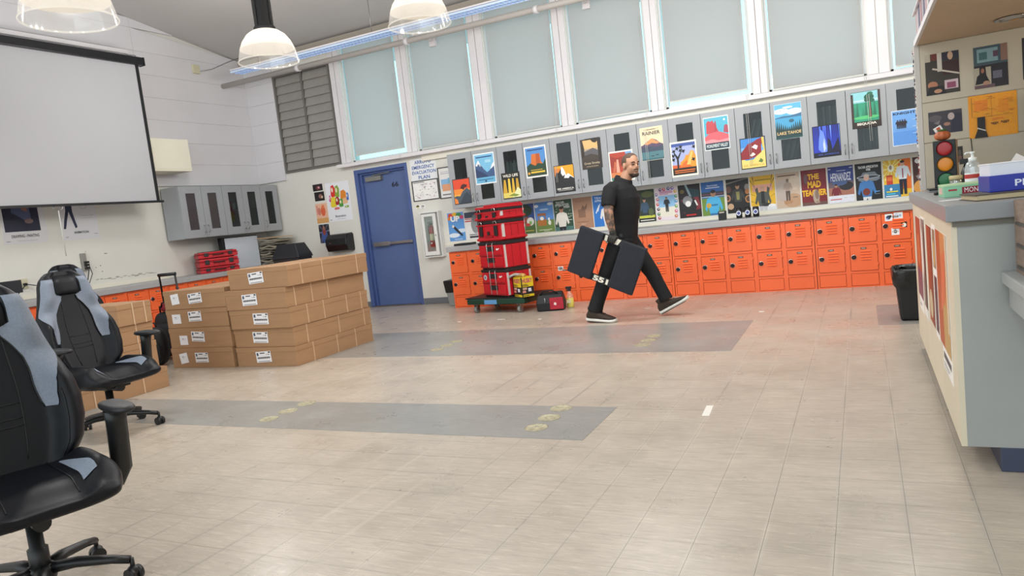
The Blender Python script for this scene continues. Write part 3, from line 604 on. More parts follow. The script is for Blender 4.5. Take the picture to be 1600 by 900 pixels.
up('travel_poster','black and yellow forest poster lettered WILD LIFE',-4.448,-4.168,1.444,1.803,[('r',0,0,1,1,'15150f'),('p',[(.0,.2),(.1,.75),(.2,.75),(.25,.2)],'d8a92c'),('p',[(.3,.2),(.34,.78),(.44,.78),(.48,.2)],'f0cf4a'),('p',[(.52,.2),(.58,.78),(.66,.78),(.7,.2)],'e0b63a'),('p',[(.74,.2),(.8,.76),(.9,.76),(.97,.2)],'caa02e'),('r',0,.02,1,.22,'e9d66a'),('p',[(.5,.02),(1,.02),(1,.3),(.85,.42),(.7,.25)],'eef0b8'),('p',[(.3,.1),(.6,.18),(.9,.1),(.7,.05)],'8a9a3a'),('t',.07,.84,.93,.95,'f4f1e6','WILD LIFE')],bw=.02,border='15150f')
up('travel_poster','blue poster of an orange flat-topped rock tower with white border',-4.064,-3.746,1.686,2.105,[('r',0,0,1,1,'4f8fd0'),('r',0,0,1,.35,'26402c'),('p',[(.12,.35),(.9,.35),(.75,.5),(.72,.78),(.3,.78),(.25,.5)],'d9722a'),('p',[(.5,.4),(.72,.45),(.7,.78),(.52,.78)],'b5541e'),('p',[(.0,.35),(.2,.46),(.45,.36),(.6,.44),(.85,.4),(1,.58),(1,.3),(0,.3)],'20442f'),('r',.1,.9,.9,.94,'1c3f7a'),('t',.18,.09,.92,.17,'e8c23a','ROCK TOWER') if 0 else ('r',.2,.1,.92,.16,'e8c23a'),('r',.2,.2,.8,.22,'e8c23a'),('e',.1,.11,.06,.045,'e8a23a')],bw=.05,border='f0efea')
up('travel_poster','black poster with white peaks and orange sky lettered SEE AMERICA',-3.661,-3.378,1.438,1.801,[('r',0,.15,1,1,'f2a81e'),('r',0,.15,.45,.9,'e8862a'),('p',[(0,.1),(1,.1),(1,.5),(.85,.6),(.7,.7),(.62,.62),(.5,.86),(.4,.98),(.3,.8),(.15,.72),(0,.62)],'f7f7f4'),('p',[(0,.0),(1,.0),(1,.48),(.8,.58),(.72,.5),(.6,.52),(.48,.52),(.55,.66),(.42,.6),(.34,.72),(.36,.9),(.2,.74),(.1,.76),(0,.6)],'201f21'),('t',.06,.09,.94,.155,'f2f0e8','SEE AMERICA'),('r',.12,.05,.88,.065,'c9c7c0')],bw=.025,border='181818')
up('travel_poster','sepia poster of a misty mountain lodge scene with script lettering Great Smoky',-3.253,-2.975,1.698,2.085,[('r',0,0,1,1,'3d332c'),('r',.1,.5,.85,.98,'e6b97a'),('r',.1,.45,.85,.68,'b9a48c'),('p',[(.1,.4),(.1,.58),(.35,.64),(.6,.7),(.85,.6),(.85,.4)],'5c5a5e'),('p',[(0,.3),(.1,.45),(.5,.5),(.9,.4),(1,.3)],'41362e'),('r',.86,0,1,1,'2a221e'),('p',[(.5,1),(.6,.9),(.75,.86),(.86,.92),(.86,1)],'2a221e'),('p',[(.0,.4),(.1,.95),(.16,.7),(.14,.4)],'2f2620'),('t',.1,.12,.9,.22,'d9c9a4','Great Smoky',0),('r',.2,.06,.8,.075,'b9a98a')],bw=.02,border='2e2722')
up('travel_poster','red canyon poster with white border behind the man\'s head',-2.888,-2.567,1.490,1.876,[('r',0,0,1,1,'b5422c'),('p',[(.7,1),(1,1),(1,.8),(.8,.78)],'7aa8dc'),('p',[(0,.9),(.3,.8),(.6,.86),(.5,.5),(.3,.4),(0,.5)],'9a3424'),('p',[(.25,.25),(.3,.75),(.38,.75),(.42,.25)],'e2a890'),('p',[(.1,.3),(.2,.7),(.3,.62),(.2,.3)],'c86a48'),('r',0,.1,1,.28,'d9854f'),('r',0,0,1,.1,'3a7f78')],bw=.05,border='efece6')
up('travel_poster','cream and teal poster of a pink snow cap lettered RAINIER',-2.452,-2.166,1.700,2.112,[('r',0,0,1,1,'efd9b4'),('r',0,.0,1,.3,'4f7d86'),('p',[(0,.28),(1,.28),(1,.45),(.85,.5),(.7,.6),(.5,.66),(.3,.58),(.1,.48),(0,.46)],'5b4a63'),('p',[(.15,.5),(.5,.66),(.85,.5),(.7,.48),(.5,.52),(.3,.47)],'e79a62'),('p',[(0,.26),(0,.4),(.4,.42),(.7,.38),(1,.42),(1,.26)],'3f4a5e'),('t',.1,.77,.9,.88,'27303a','RAINIER'),('r',.3,.92,.7,.935,'7c6a58'),('r',.15,.94,.85,.95,'a88f72'),('p',[(.4,.13),(.58,.13),(.55,.11),(.44,.11)],'1c2830'),('p',[(.62,.15),(.78,.15),(.75,.13),(.65,.13)],'1c2830'),('r',0,0,1,.05,'3b6670')],bw=.01,border='efe2cc')
jt=[('r',0,0,1,1,'a9b4e0'),('r',0,.9,1,1,'3a55a0'),('p',[(.3,.2),(1,.2),(1,.55),(.92,.72),(.8,.74),(.7,.6),(.6,.62),(.5,.48),(.35,.4)],'ee9a2e'),('p',[(.3,.2),(.85,.2),(.7,.3),(.62,.45),(.45,.36)],'e06c22'),('p',[(.6,.3),(.75,.3),(.9,.7),(.82,.72)],'f7c46a'),('r',0,0,1,.22,'24160f'),('r',0,.22,.35,.32,'d8602a'),('p',[(.2,.2),(.27,.2),(.28,.5),(.4,.7),(.36,.72),(.25,.58),(.12,.72),(.08,.7),(.2,.5)],'1d1714'),('t',.08,.1,.94,.145,'e8762a','JOSHUA TREE NATIONAL PARK') if 0 else ('r',.08,.12,.94,.15,'e8762a'),('r',.08,.06,.9,.085,'e8762a')]
for u,v in [(.1,.76),(.24,.84),(.38,.77),(.5,.74),(.06,.62),(.4,.88),(.06,.5),(.95,.84),(.9,.45)]: jt.append(('p',[(u+.1*math.cos(k*.7)*(1 if k%2 else .5),v+.07*math.sin(k*.7)*(1 if k%2 else .5)) for k in range(9)],'16181a'))
up('travel_poster','desert poster of a dark joshua tree and orange boulders with cream border',-2.092,-1.769,1.453,1.881,jt,bw=.05,border='f3f0e0')
up('travel_poster','turquoise poster of red buttes lettered MONUMENT VALLEY',-1.668,-1.371,1.719,2.114,[('r',0,0,1,1,'4fb2cc'),('p',[(0,.2),(1,.2),(1,.42),(.75,.5),(.55,.56),(.25,.56),(.1,.45),(0,.4)],'d8606a'),('p',[(.08,.5),(.1,.85),(.18,.92),(.28,.88),(.36,.92),(.42,.84),(.5,.7),(.6,.55),(.3,.52)],'c2434c'),('p',[(.42,.55),(.45,.86),(.5,.9),(.53,.6)],'b03a44'),('p',[(.8,.5),(.84,.7),(.92,.74),(1,.7),(1,.46)],'a8465c'),('p',[(0,.2),(1,.2),(1,.3),(.6,.26),(.3,.32),(0,.28)],'f2949a'),('r',0,0,1,.2,'1c3346'),('t',.05,.05,.95,.16,'d9e6e4','MONUMENT VALLEY'),('e',.86,.9,.04,.035,'e8f4f4')],bw=.03,border='dfe6e4')
up('travel_poster','blue and yellow poster of a dark red rock arch lettered SEE AMERICA',-1.263,-.976,1.442,1.806,[('r',0,0,1,1,'3f8bd8'),('r',0,.4,1,.7,'7cb5e4'),('p',[(0,.0),(1,.0),(1,.6),(.8,.5),(.5,.28),(.2,.26),(0,.34)],'ecd67a'),('p',[(0,.3),(.0,.55),(.15,.68),(.3,.82),(.5,.86),(.7,.95),(.95,1),(1,.9),(.85,.75),(.85,.5),(.6,.36),(.3,.3),(.1,.3)],'8e1f28'),('p',[(.45,.7),(.6,.78),(.72,.72),(.65,.6)],'f3f1ea'),('p',[(.35,.42),(.5,.52),(.6,.44),(.45,.38)],'f3f1ea'),('p',[(.88,1),(.98,1),(1,.5),(.9,.7)],'e6c65a'),('p',[(.7,.18),(.8,.3),(.9,.22),(.85,.14)],'5d7a3a'),('t',.06,.05,.94,.12,'c8a23a','SEE AMERICA',0)],bw=.03,border='1d1a1c')
lt=[('r',0,0,1,1,'62b6dc'),('e',.25,.8,.3,.08,'eef4f6'),('e',.75,.76,.3,.09,'eef4f6'),('e',.5,.9,.2,.03,'d8ecf4'),('p',[(0,.62),(.3,.66),(.6,.65),(1,.7),(1,.5),(0,.5)],'3d6f96'),('r',0,.2,1,.6,'4aa3cf'),('e',.62,.5,.1,.05,'2f6076'),('r',0,0,1,.24,'1d3b3c')]
for k in range(14):
    u=k/13; hh=.12+.22*abs(u-.5)*2*random.uniform(.7,1.2); lt.append(('p',[(u-.05,.2),(u+.05,.2),(u,.22+hh)],'1f3a38'))
lt+=[('t',.06,.12,.96,.21,'e2c48a','LAKE TAHOE'),('r',0,.0,1,.05,'16494a'),('r',.2,.82,.26,.83,'2f5a74'),('r',.34,.85,.4,.86,'2f5a74')]
up('travel_poster','lake poster with clouds and dark firs lettered LAKE TAHOE',-.855,-.562,1.73,2.131,lt,bw=.01,border='dfe8ea')
cv=[('r',0,0,1,1,'2438b8')]
for k in range(16):
    u=k/15; a=random.uniform(.25,.5); cv.append(('p',[(u-.02,1),(u+.03,1),(u+.01,a)],random.choice(['4f74f0','16207a','6f9af8','101858'])))
cv+=[('p',[(.18,.25),(.35,.1),(.55,.18),(.48,.5),(.4,.8),(.3,.9),(.22,.6)],'6d90f4'),('p',[(.5,.1),(.55,.6),(.65,.5),(.7,.2),(.95,.6),(1,.0),(.4,.0)],'0c1030'),('p',[(.38,.15),(.46,.25),(.42,.6),(.36,.4)],'c6d6fb'),('r',0,0,1,.14,'0b0d24'),('t',.15,.05,.95,.09,'3c56b8','SEE AMERICA')]
up('travel_poster','deep blue cave poster with pale blue stalactites',-.465,-.179,1.469,1.824,cv,bw=.02,border='0e1020')
sq=[('r',0,0,1,1,'2f9a78'),('r',0,.7,1,1,'8fd0d8'),('r',0,.74,1,.78,'c6e6ea')]
for k in range(9):
    u=.1+k*.1; sq.append(('p',[(u-.06,.25),(u+.06,.25),(u+.01,.6+.12*math.sin(k*2)),(u-.01,.6+.12*math.sin(k*2))],['2c8a68','1f7558','3aa27c'][k%3]))
sq+=[('e',.5,.28,.45,.05,'58c47a'),('p',[(.6,.28),(.7,.28),(.67,.75),(.62,.75)],'6b3f2e'),('e',.62,.84,.17,.09,'1d5a44'),('e',.55,.76,.1,.05,'1d5a44'),('e',.72,.74,.09,.05,'20634a'),('e',.66,.93,.1,.05,'236b50'),('r',0,.0,.07,.96,'3a2a26'),('r',.93,.0,1,1,'3a2a26'),('r',0,0,1,.17,'2a1f1a'),('t',.16,.06,.84,.14,'f4f0e2','SEQUOIA',.035)]
up('travel_poster','green forest poster with one giant tree lettered SEQUOIA',-.051,.239,1.733,2.127,sq,bw=.01,border='3a2a26')
kn=[('r',0,0,1,1,'6fa6e6'),('r',0,0,1,.4,'5a94de'),('t',.04,.89,.99,.96,'1d2538','KNIGHTS',.04)]
for k in range(4): kn+=fig(.2+k*.09,.48,.26,'2a2430','2a2430','4a3430',a=.6)
kn+=[('r',.75,.7,.92,.72,'a8cdf4'),('r',.75,.5,.92,.52,'a8cdf4'),('r',.75,.3,.92,.32,'a8cdf4'),('r',.04,.44,.96,.445,'3f74bc')]
up('team_poster','bright blue team poster lettered KNIGHTS beside the partition',.336,.60,1.488,1.867,kn,bw=.02,border='dfeaf6')
# ================================================================ posters under the cabinets
def lo(label,x0,x1,art,z0=.928,z1=1.352,name='teacher_poster',**k): return poster(name,label,(x0+x1)/2,YW,z0,x1-x0,z1-z0,0,art,group='teacher posters above the back counter',**k)
sky=[('r',0,0,1,1,'5f9ad8'),('e',.3,.2,.35,.08,'dfeaf4'),('e',.8,.35,.3,.07,'cfe0f0')]
lo('sky blue poster of a flying dark figure under balloons, beside the extinguisher cabinet',-5.603,-5.325,sky+[('e',.2,.9,.15,.08,'d8402c'),('e',.45,.94,.15,.07,'e8b02a'),('e',.7,.9,.18,.08,'3f8a4a'),('e',.88,.82,.12,.07,'c83a6a'),('e',.1,.8,.1,.06,'e07a2a'),('t',.18,.68,.75,.88,'f6f2ee','UP',.05),('p',[(.25,.5),(.4,.52),(.85,.2),(.8,.14),(.45,.35)],'23272e'),('e',.3,.52,.07,.05,'e8ddd0'),('r',.3,.04,.8,.07,'b8d0ec')])
lo('white poster of a grey statue bust with stripes, half hidden by tool cases',-5.312,-5.03,[('r',0,.0,1,1,'e6e4e2'),('r',0,.75,.9,.95,'3a4356'),('r',.0,.62,.6,.66,'c23a3c'),('r',.0,.7,.6,.73,'c23a3c'),('e',.6,.5,.25,.3,'8d8f92'),('e',.6,.72,.15,.14,'77797d'),('r',.2,.05,.9,.12,'3a3d44'),('r',.2,.15,.7,.18,'55585e')])
lo('dark tree poster with pale blossoms right of the tool cases',-4.455,-4.174,[('r',0,0,1,1,'2c4a8a'),('r',0,0,1,.45,'4f6a38'),('e',.5,.78,.4,.2,'223a24'),('e',.3,.7,.25,.15,'34562e'),('p',[(.5,.3),(.6,.3),(.58,.65),(.52,.65)],'3a2a20'),('e',.55,.45,.2,.12,'8a4a3c'),('e',.75,.4,.2,.14,'dcdcd4'),('e',.6,.3,.15,.05,'c23f3f'),('e',.75,.36,.08,.06,'7fae5a'),('r',.1,.08,.9,.11,'b9a44a')])
lo('blue sky poster of a small orange booth on a green lawn',-4.162,-3.88,[('r',0,0,1,1,'5b8fcf'),('e',.1,.88,.12,.05,'e8eef4'),('e',.85,.92,.15,.05,'e8eef4'),('e',.5,.75,.25,.03,'b8d0ea'),('r',0,0,1,.4,'6f8a4a'),('r',.12,.55,.58,.63,'a86a3a'),('r',.12,.22,.58,.42,'b9743c'),('r',.14,.42,.18,.56,'a5703c'),('r',.52,.42,.56,.56,'a5703c'),('e',.35,.46,.1,.06,'efefe6'),('e',.75,.3,.08,.08,'efefe6'),('e',.73,.42,.05,.05,'efefe6'),('r',.15,.07,.85,.09,'dfe6c8'),('r',.4,.03,.7,.045,'dfe6c8')])
lo('dark green leaf poster of a man in a white shirt, lettered TEACHER APPRECIATION',-3.871,-3.596,[('r',0,0,1,1,'37513f')]+[('e',random.uniform(.05,.95),random.uniform(.2,.9),.06,.015,random.choice(['5c7a60','7d967a','2a4032','a9b8a0'])) for k in range(40)]+[('r',0,0,1,.12,'4f7a74')]+fig(.42,-.42,1.2,'e9e4da','23252c',hair='3a2c26')+[('t',.15,.88,.62,.95,'e8ebe4','TEACHER'),('t',.1,.80,.85,.87,'e8ebe4','APPRECIATION'),('t',.55,.72,.9,.79,'e8ebe4','WEEK'),('r',.72,.32,.95,.335,'e8ebe4')])
lo('tan brown paper poster with a faint moose head',-3.582,-3.301,[('r',0,0,1,1,'b08468'),('r',.25,.35,.62,.62,'8a6650'),('p',[(.4,.6),(.5,.75),(.6,.68),(.75,.8),(.7,.62),(.6,.58)],'7d5b48'),('t',.12,.84,.9,.93,'9a7258','ARROYO'),('r',.15,.2,.75,.22,'8a6650'),('r',.35,.12,.6,.15,'c9a690')])
lo('bright blue poster of a man in white behind the walking man\'s back',-3.29,-3.01,[('r',0,0,1,1,'2a78cc'),('t',.1,.88,.9,.95,'dceaf8','TEACHER'),('t',.1,.79,.95,.86,'dceaf8','APPRECIATION'),('p',[(.1,.45),(.3,.7),(.33,.68),(.14,.42)],'e8f0f8'),('p',[(.2,.5),(.36,.74),(.38,.72),(.24,.48)],'e8f0f8')]+fig(.65,-.3,1.05,'eceae6','e0e0e2',skin='6d4a3a'))
lo('dark purple poster mostly hidden behind the walking man',-2.98,-2.68,[('r',0,0,1,1,'2a2436')]+fig(.5,-.2,1.0,'4a5a7a','1d1d24'))
lo('dark green comic poster of a person with yellow lettering, right of the man',-2.668,-2.436,[('r',0,0,1,1,'26301f'),('e',.6,.85,.35,.1,'4f5a24'),('r',0,0,1,.12,'1a1d18')]+fig(.4,-.1,.85,'35506a','23303c',skin='c09078')+[('r',.05,.12,.95,.2,'c9cf4a'),('r',.1,.04,.9,.07,'e0e0d0'),('e',.75,.3,.15,.12,'54603a')])
cl=[('r',0,0,1,1,'ecdde6'),('r',.12,.1,.88,.75,'8fc0e6'),('r',.12,.1,.88,.4,'ece6d6')]
for u,v,c in [(.05,.8,'7d6aa8'),(.1,.65,'c86a7a'),(.08,.5,'c84a4a'),(.1,.35,'3a3a44'),(.1,.2,'2f7a4a'),(.12,.08,'a83a4a'),(.92,.85,'e0b23a'),(.94,.7,'3a9a6a'),(.93,.55,'4f9ad0'),(.92,.4,'6aa84a'),(.9,.25,'d85a8a'),(.88,.1,'c8743a'),(.25,.94,'7a4a8a'),(.42,.94,'d84a6a'),(.62,.95,'4a5aa8'),(.8,.95,'8a6ac0')]: cl+=[('e',u,v,.07,.05,c),('e',u+.01,v+.01,.03,.02,'f2ead8')]
lo('pastel poster bordered with colourful flowers around a person in black',-2.423,-2.136,cl+fig(.5,.25,.45,'1f2024','1f2024')+[('r',.2,.82,.8,.84,'c0609a'),('r',.2,.86,.8,.88,'c0609a'),('r',.2,.78,.6,.795,'c0609a')])
lo('black and red poster of a vinyl record over a car',-2.122,-1.841,[('r',0,0,1,1,'1d1216'),('p',[(.1,.55),(.9,.62),(1,.25),(.2,.15)],'7a2430'),('p',[(.45,.9),(.95,.8),(.95,.62),(.6,.6)],'143a44'),('p',[(.3,1),(.4,1),(.6,.62),(.5,.62)],'8fa6ae'),('e',.18,.8,.1,.06,'6a5a2a'),('e',.45,.38,.36,.27,'17181b'),('e',.4,.52,.22,.14,'8d8d90'),('e',.42,.42,.13,.09,'f0efec'),('p',[(.7,.5),(.76,.52),(.86,.36),(.8,.34)],'e8e6e2'),('r',.3,.06,.75,.1,'c8281f')])
lo('blue poster of a goalkeeper in sky blue jersey holding a ball',-1.83,-1.549,[('r',0,.45,1,1,'2f66b0'),('r',0,.55,1,.7,'3d4250'),('r',0,.62,1,.64,'8a4a5a'),('r',0,.55,1,.57,'c9d0da'),('r',0,0,1,.52,'6d8f3a')]+fig(.52,-.5,1.25,'49b0e0','2a6fae',skin='b08468')+[('r',.4,.28,.7,.33,'2f7aa8'),('e',.3,.3,.11,.075,'cfa23a'),('t',.25,.86,.75,.9,'dfe8f2','TEACHER'),('r',.2,.81,.82,.83,'dfe8f2')]+[('e',.52,.7,.1,.025,'20222a')])
lo('black poster of a person in a dark coat with round faces around',-1.519,-1.247,[('r',0,0,1,1,'1a1616'),('p',[(0,.85),(1,.98),(1,1),(0,.9)],'7a7470'),('e',.1,.7,.12,.1,'6a4436'),('e',.92,.72,.12,.1,'8a8480'),('e',.92,.6,.1,.08,'b8763c'),('e',.05,.45,.12,.1,'c98a5a'),('e',.05,.45,.08,.07,'5a4030'),('e',.95,.38,.14,.11,'c98a4a'),('e',.95,.38,.1,.08,'5a4030'),('e',.15,.2,.14,.09,'caa582')]+fig(.5,-.1,.95,'3a3b38','17171a')+[('p',[(.44,.38),(.56,.38),(.58,.62),(.42,.62)],'8f8a50')])
lo('yellow web-pattern poster of a bald man flexing in a leather jacket',-1.234,-.945,[('r',0,0,1,1,'e8b828'),('r',0,0,1,.14,'e2e4e8'),('r',.1,.55,.9,.75,'e8a890')]+[('p',[(a,b),(a+.03,b),(c,d_)],'26221a') for a,b,c,d_ in [(0,.9,.25,.6),(.1,1,.2,.6),(.9,1,.8,.6),(.97,.9,.75,.55),(0,.5,.3,.4),(.97,.45,.75,.35),(.0,.3,.25,.2)]]+fig(.5,-.35,1.05,'4d524c','c8c8cc',skin='d0a088',hair='d0a088')+[('p',[(.42,.2),(.58,.2),(.56,.55),(.44,.55)],'17181a'),('p',[(.28,.35),(.2,.62),(.3,.68),(.34,.5)],'4d524c'),('p',[(.72,.35),(.8,.62),(.7,.68),(.66,.5)],'4d524c'),('r',.2,.86,.85,.9,'a88a1a'),('e',.62,.16,.18,.05,'2a2a2c'),('e',.85,.12,.15,.05,'f0f0f0')])
lo('pale sepia poster of a slim standing figure on a stone',-.934,-.664,[('r',0,0,1,1,'cbb49e'),('e',.7,.2,.4,.2,'c09a7a'),('e',.3,.5,.35,.3,'bfb0a6'),('e',.8,.7,.25,.2,'d8c4b0')]+fig(.5,.2,.62,'b09a8c','5a4638',skin='8a7464',hair='6a5a50')+[('p',[(.35,.1),(.65,.12),(.68,.2),(.32,.2)],'b58a62'),('r',.1,.9,.85,.93,'6a5348'),('r',.7,.28,.9,.3,'7a6458')])
lo('maroon poster with large yellow block lettering behind a pale figure',-.644,-.367,[('r',0,0,1,1,'7a1a26'),('r',0,0,1,.09,'6b4a44'),('r',.3,.93,.7,.94,'a8545a'),('t',.26,.72,.72,.88,'f2b81e','THE',.04),('t',.25,.49,.78,.68,'f2b81e','MAD',.04),('t',.01,.26,.99,.44,'f2b81e','TEACHER',.04),('e',.18,.75,.07,.14,'6a4a50'),('e',.57,.24,.13,.2,'b5a290'),('e',.6,.3,.08,.14,'8a7464'),('r',.54,.05,.7,.12,'a08a7a')])
lo('blue poster with tall white lettering over a person in a maroon vest',-.348,-.076,[('r',0,.2,1,1,'2c3f8c'),('r',0,.4,1,.58,'6a5a62'),('r',0,.2,1,.42,'a8705c'),('e',.7,.45,.28,.12,'22222a'),('e',.45,.55,.3,.08,'4a6090'),('t',.1,.6,.9,.82,'e8ecf6','HERNANDEZ',.01),('r',.35,.87,.7,.885,'c8d0ec'),('r',.02,.93,.12,.95,'e8ecf6'),('r',.85,.93,.97,.95,'e8ecf6')]+fig(.3,-.1,.62,'7a2430','7a2430')+[('r',0,0,1,.2,'e4e6f0'),('r',.05,.08,.5,.11,'c86a6a'),('r',.6,.12,.7,.13,'99a'*2),('r',.85,.12,.95,.13,'99a'*2)],border='e4e6f0')
lo('black poster of a man in a blue polo holding a basketball',-.058,.216,[('r',0,0,1,1,'16191f'),('p',[(.1,.55),(.3,.75),(.75,.75),(.95,.55),(.8,.5),(.25,.5)],'7c8794'),('e',.5,.62,.45,.05,'c8d0d8'),('e',.5,.62,.4,.035,'39424e')]+fig(.42,-.42,1.12,'3f78b8','dfe2e6',skin='d8a898',hair='cfc4bc')+[('e',.4,.22,.14,.1,'7a3428'),('t',.12,.86,.88,.93,'f0f2f4','TEACHER APPRECIATION',.03),('t',.42,.79,.6,.85,'f0f2f4','WEEK',.03),('r',.72,.2,.9,.22,'5a9ad8'),('r',.72,.14,.9,.15,'8a949e')])
sb=[('r',0,0,1,1,'eec23a'),('r',.55,.2,1,1,'e8742a'),('r',0,0,.6,.35,'3a86b8')]
for k in range(12): sb.append(('p',[(.28,.78),(.28+.5*math.cos(k*.52),.78+.35*math.sin(k*.52)),(.28+.5*math.cos(k*.52+.2),.78+.35*math.sin(k*.52+.2))],'f8e88a'))
sb+=[('e',.28,.78,.12,.1,'f6f4d8'),('e',.27,.8,.05,.06,'9a8a7a'),('r',.1,.35,.33,.6,'c8402a'),('r',.13,.45,.3,.55,'e87a3a')]+fig(.7,.06,.9,'dfe6ee','1d2030',skin='d0a48a',hair='3a2a20')+[('p',[(.68,.5),(.72,.5),(.72,.75),(.68,.75)],'9a3440'),('r',.08,.14,.5,.17,'f0e23a'),('r',.08,.08,.4,.11,'5ad0e8'),('r',.05,.02,.5,.05,'e8f0f4'),('e',.25,.22,.05,.04,'e8f0f4')]
lo('sunburst orange poster of a smiling man in white shirt and tie',.234,.511,sb)
lo('dark brown poster with a soccer ball, cut by the partition',.53,.80,[('r',0,0,1,1,'4a2a2c'),('e',.2,.9,.12,.07,'e8e8e8'),('e',.3,.2,.3,.2,'d89a4a'),('p',[(.1,.5),(.5,.65),(.6,.5),(.2,.4)],'8a8488')])
# things on the back counter
mug=mat('mug_black','17171c',.3)
for k,x in enumerate((-1.375,-1.27,-1.175)):
    t=thing('drink_can',['dark can with round white emblem, left of three on the back counter','dark can with white emblem, middle of three on the back counter','dark can with round white emblem, right of three on the back counter'][k],'can',(x*.975,9.05,.872),group='dark cans on the back counter')
    MB().lathe([(.03,0),(.036,.008),(.036,.11),(.03,.122),(.028,.118)],16).build('body',mug,t)
    MB().add([(-.0+.028*math.cos(a*.4488),-.0375-.0*a,.062+.03*math.sin(a*.4488)) for a in range(14)],[list(range(14))],'dfe3f2').add([(.018*math.cos(a*.4488),-.0382,.062+.019*math.sin(a*.4488)) for a in range(14)],[list(range(14))],'4a5590').build('emblem',INK,t,fix=False)
t=thing('card_reader','small black device with a white strip on the back counter beside the cans','device',(-1.53,9.0,.872))
MB().box((-.045,-.03,0),(.045,.03,.11)).build('body',black_pl,t,bev=.006); MB().box((-.03,-.033,.085),(.03,-.03,.1)).build('strip',mat('slip'),t)
t=tag(MB().box((-.13,-.1,0),(.13,.1,.03)).build('black_binder',black_pl,None,(-5.12,8.95,.872),bev=.004),'flat black binder on the left end of the back counter','binder')
# ================================================================ cartons
card=mat('corrugated_cardboard','a8825f',.75,noise=.10,scale=3,stretch=(1,1,6)); cardL=mat('cardboard_flap','ad8664',.75,noise=.08,scale=4); strapm=mat('packing_strap','c9a98a',.4)
lblm=mat('shipping_label','ecebee',.5)
def carton(label,loc,w,d,h,rz=0,labels=(),straps=(),group=None,name='cardboard_carton'):
    t=thing(name,label,'box',loc,rz,group)
    MB().box((-w/2,0,0),(w/2,d,h-.004)).build('body',card,t,bev=.004)
    MB().box((-w/2-.003,-.003,h-.05),(w/2+.003,d+.003,h)).build('lid_rim',card,t,bev=.003)
    for s in straps:
        y=s*d; MB().box((-w/2-.005,y-.006,.001),(-w/2,y+.006,h)).box((w/2,y-.006,.001),(w/2+.0055,y+.006,h)).box((-w/2-.005,y-.006,h),(w/2+.0055,y+.006,h+.0012)).build('strap',strapm,t)
    for (x,z,lw,lh,kind,rot) in labels:
        L=MB().box((-lw/2,-.0015,-lh/2),(lw/2,0,lh/2)).build('shipping_label' if kind else 'packing_slip',lblm,t,(x,-.0035,z),(0,rot,0))
        b=MB()
        def rr(u0,v0,u1,v1,c='25252a'): b.add([(-lw/2+lw*u0,-.002,-lh/2+lh*v0),(-lw/2+lw*u1,-.002,-lh/2+lh*v0),(-lw/2+lw*u1,-.002,-lh/2+lh*v1),(-lw/2+lw*u0,-.002,-lh/2+lh*v1)],[(0,1,2,3)],c)
        if kind:
            rr(.06,.62,.18,.9,'4a5568'); rr(.28,.8,.6,.9,'55555a'); rr(.84,.84,.97,.96); rr(.7,.66,.74,.74,'777777'); rr(.8,.66,.9,.74,'777777'); rr(.1,.06,.9,.12,'88888c')
            for k in range(14): rr(.08+k*.061,.34,.08+k*.061+.045,.5)
        else:
            rr(.3,.62,.55,.7,'8a8a95'); rr(.3,.5,.6,.53,'b0b0ba'); rr(.7,.6,.76,.66,'9a9aa5')
        b.build('print',INK,L,fix=False)
    return t
def stack(x0,w,y0,d,hs,offs,labs,lab_list,strl,group):
    z=0
    for h,(ox,oy,rz),lab,ll,st in zip(hs,offs,labs,lab_list,strl):
        carton(lab,(x0+w/2+ox,y0+oy,z),w,d,h,rz,ll,st,group); z+=h+.0015
posn=['bottom','second from bottom','third from bottom','second from top','top']
stack(-5.82,.80,5.23,1.22,[.195,.19,.195,.20,.205],[(.005,0,0),(0.0,0.01,0),(.012,-.02,0),(.0,-.03,0),(.045,0,-.01)],
 ['flat brown carton at the %s of the five-high stack'%p for p in posn],
 [[(-.03,.10,.2,.11,1,-.05)],[(-.04,.10,.2,.11,1,.03)],[(.02,.10,.2,.11,1,.02)],[(-.07,.10,.2,.11,1,-.03)],[(-.02,.11,.2,.11,1,-.06)]],
 [(.2,.5,.75),(.15,.55,.9),(.2,.4,.7,.9),(.1,.3,.5),(.15,.4,.85)],'cartons in the five-high stack')
stack(-6.755,.91,5.21,1.22,[.213,.213,.20,.20],[(0,0,0),(.012,.0,0),(.0,.01,0),(.014,0,.0)],
 ['flat brown carton at the %s of the four-high stack'%p for p in ['bottom','second from bottom','second from top','top']],
 [[(-.27,.105,.12,.11,0,-.15),(.0,.11,.19,.105,1,0)],[(-.24,.085,.12,.10,0,0),(-.02,.12,.19,.105,1,.05)],[(-.3,.10,.13,.10,0,0),(-.02,.12,.19,.105,1,-.02)],[(-.28,.11,.12,.11,0,-.1),(.02,.11,.2,.105,1,-.06)]],
 [(.2,.6),(.2,.6),(.2,.6),(.2,.6)],'cartons in the four-high stack')
carton('flat brown carton on the floor behind the second gaming chair',(-6.33,3.45,0),.82,1.04,.195,0,[],(.3,.75),'loose cartons behind the chairs')
carton('taller brown carton resting on the flat carton behind the second gaming chair',(-6.22,4.08,.1965),.60,.34,.26,0,[],(.5,),'loose cartons behind the chairs')
carton('brown carton stacked second behind the second gaming chair',(-6.23,4.08,.458),.60,.34,.175,0,[],(.5,),'loose cartons behind the chairs')
carton('strapped brown carton on top of the stack behind the second gaming chair',(-6.21,4.08,.6345),.60,.34,.195,0,[],(.45,.8),'loose cartons behind the chairs')
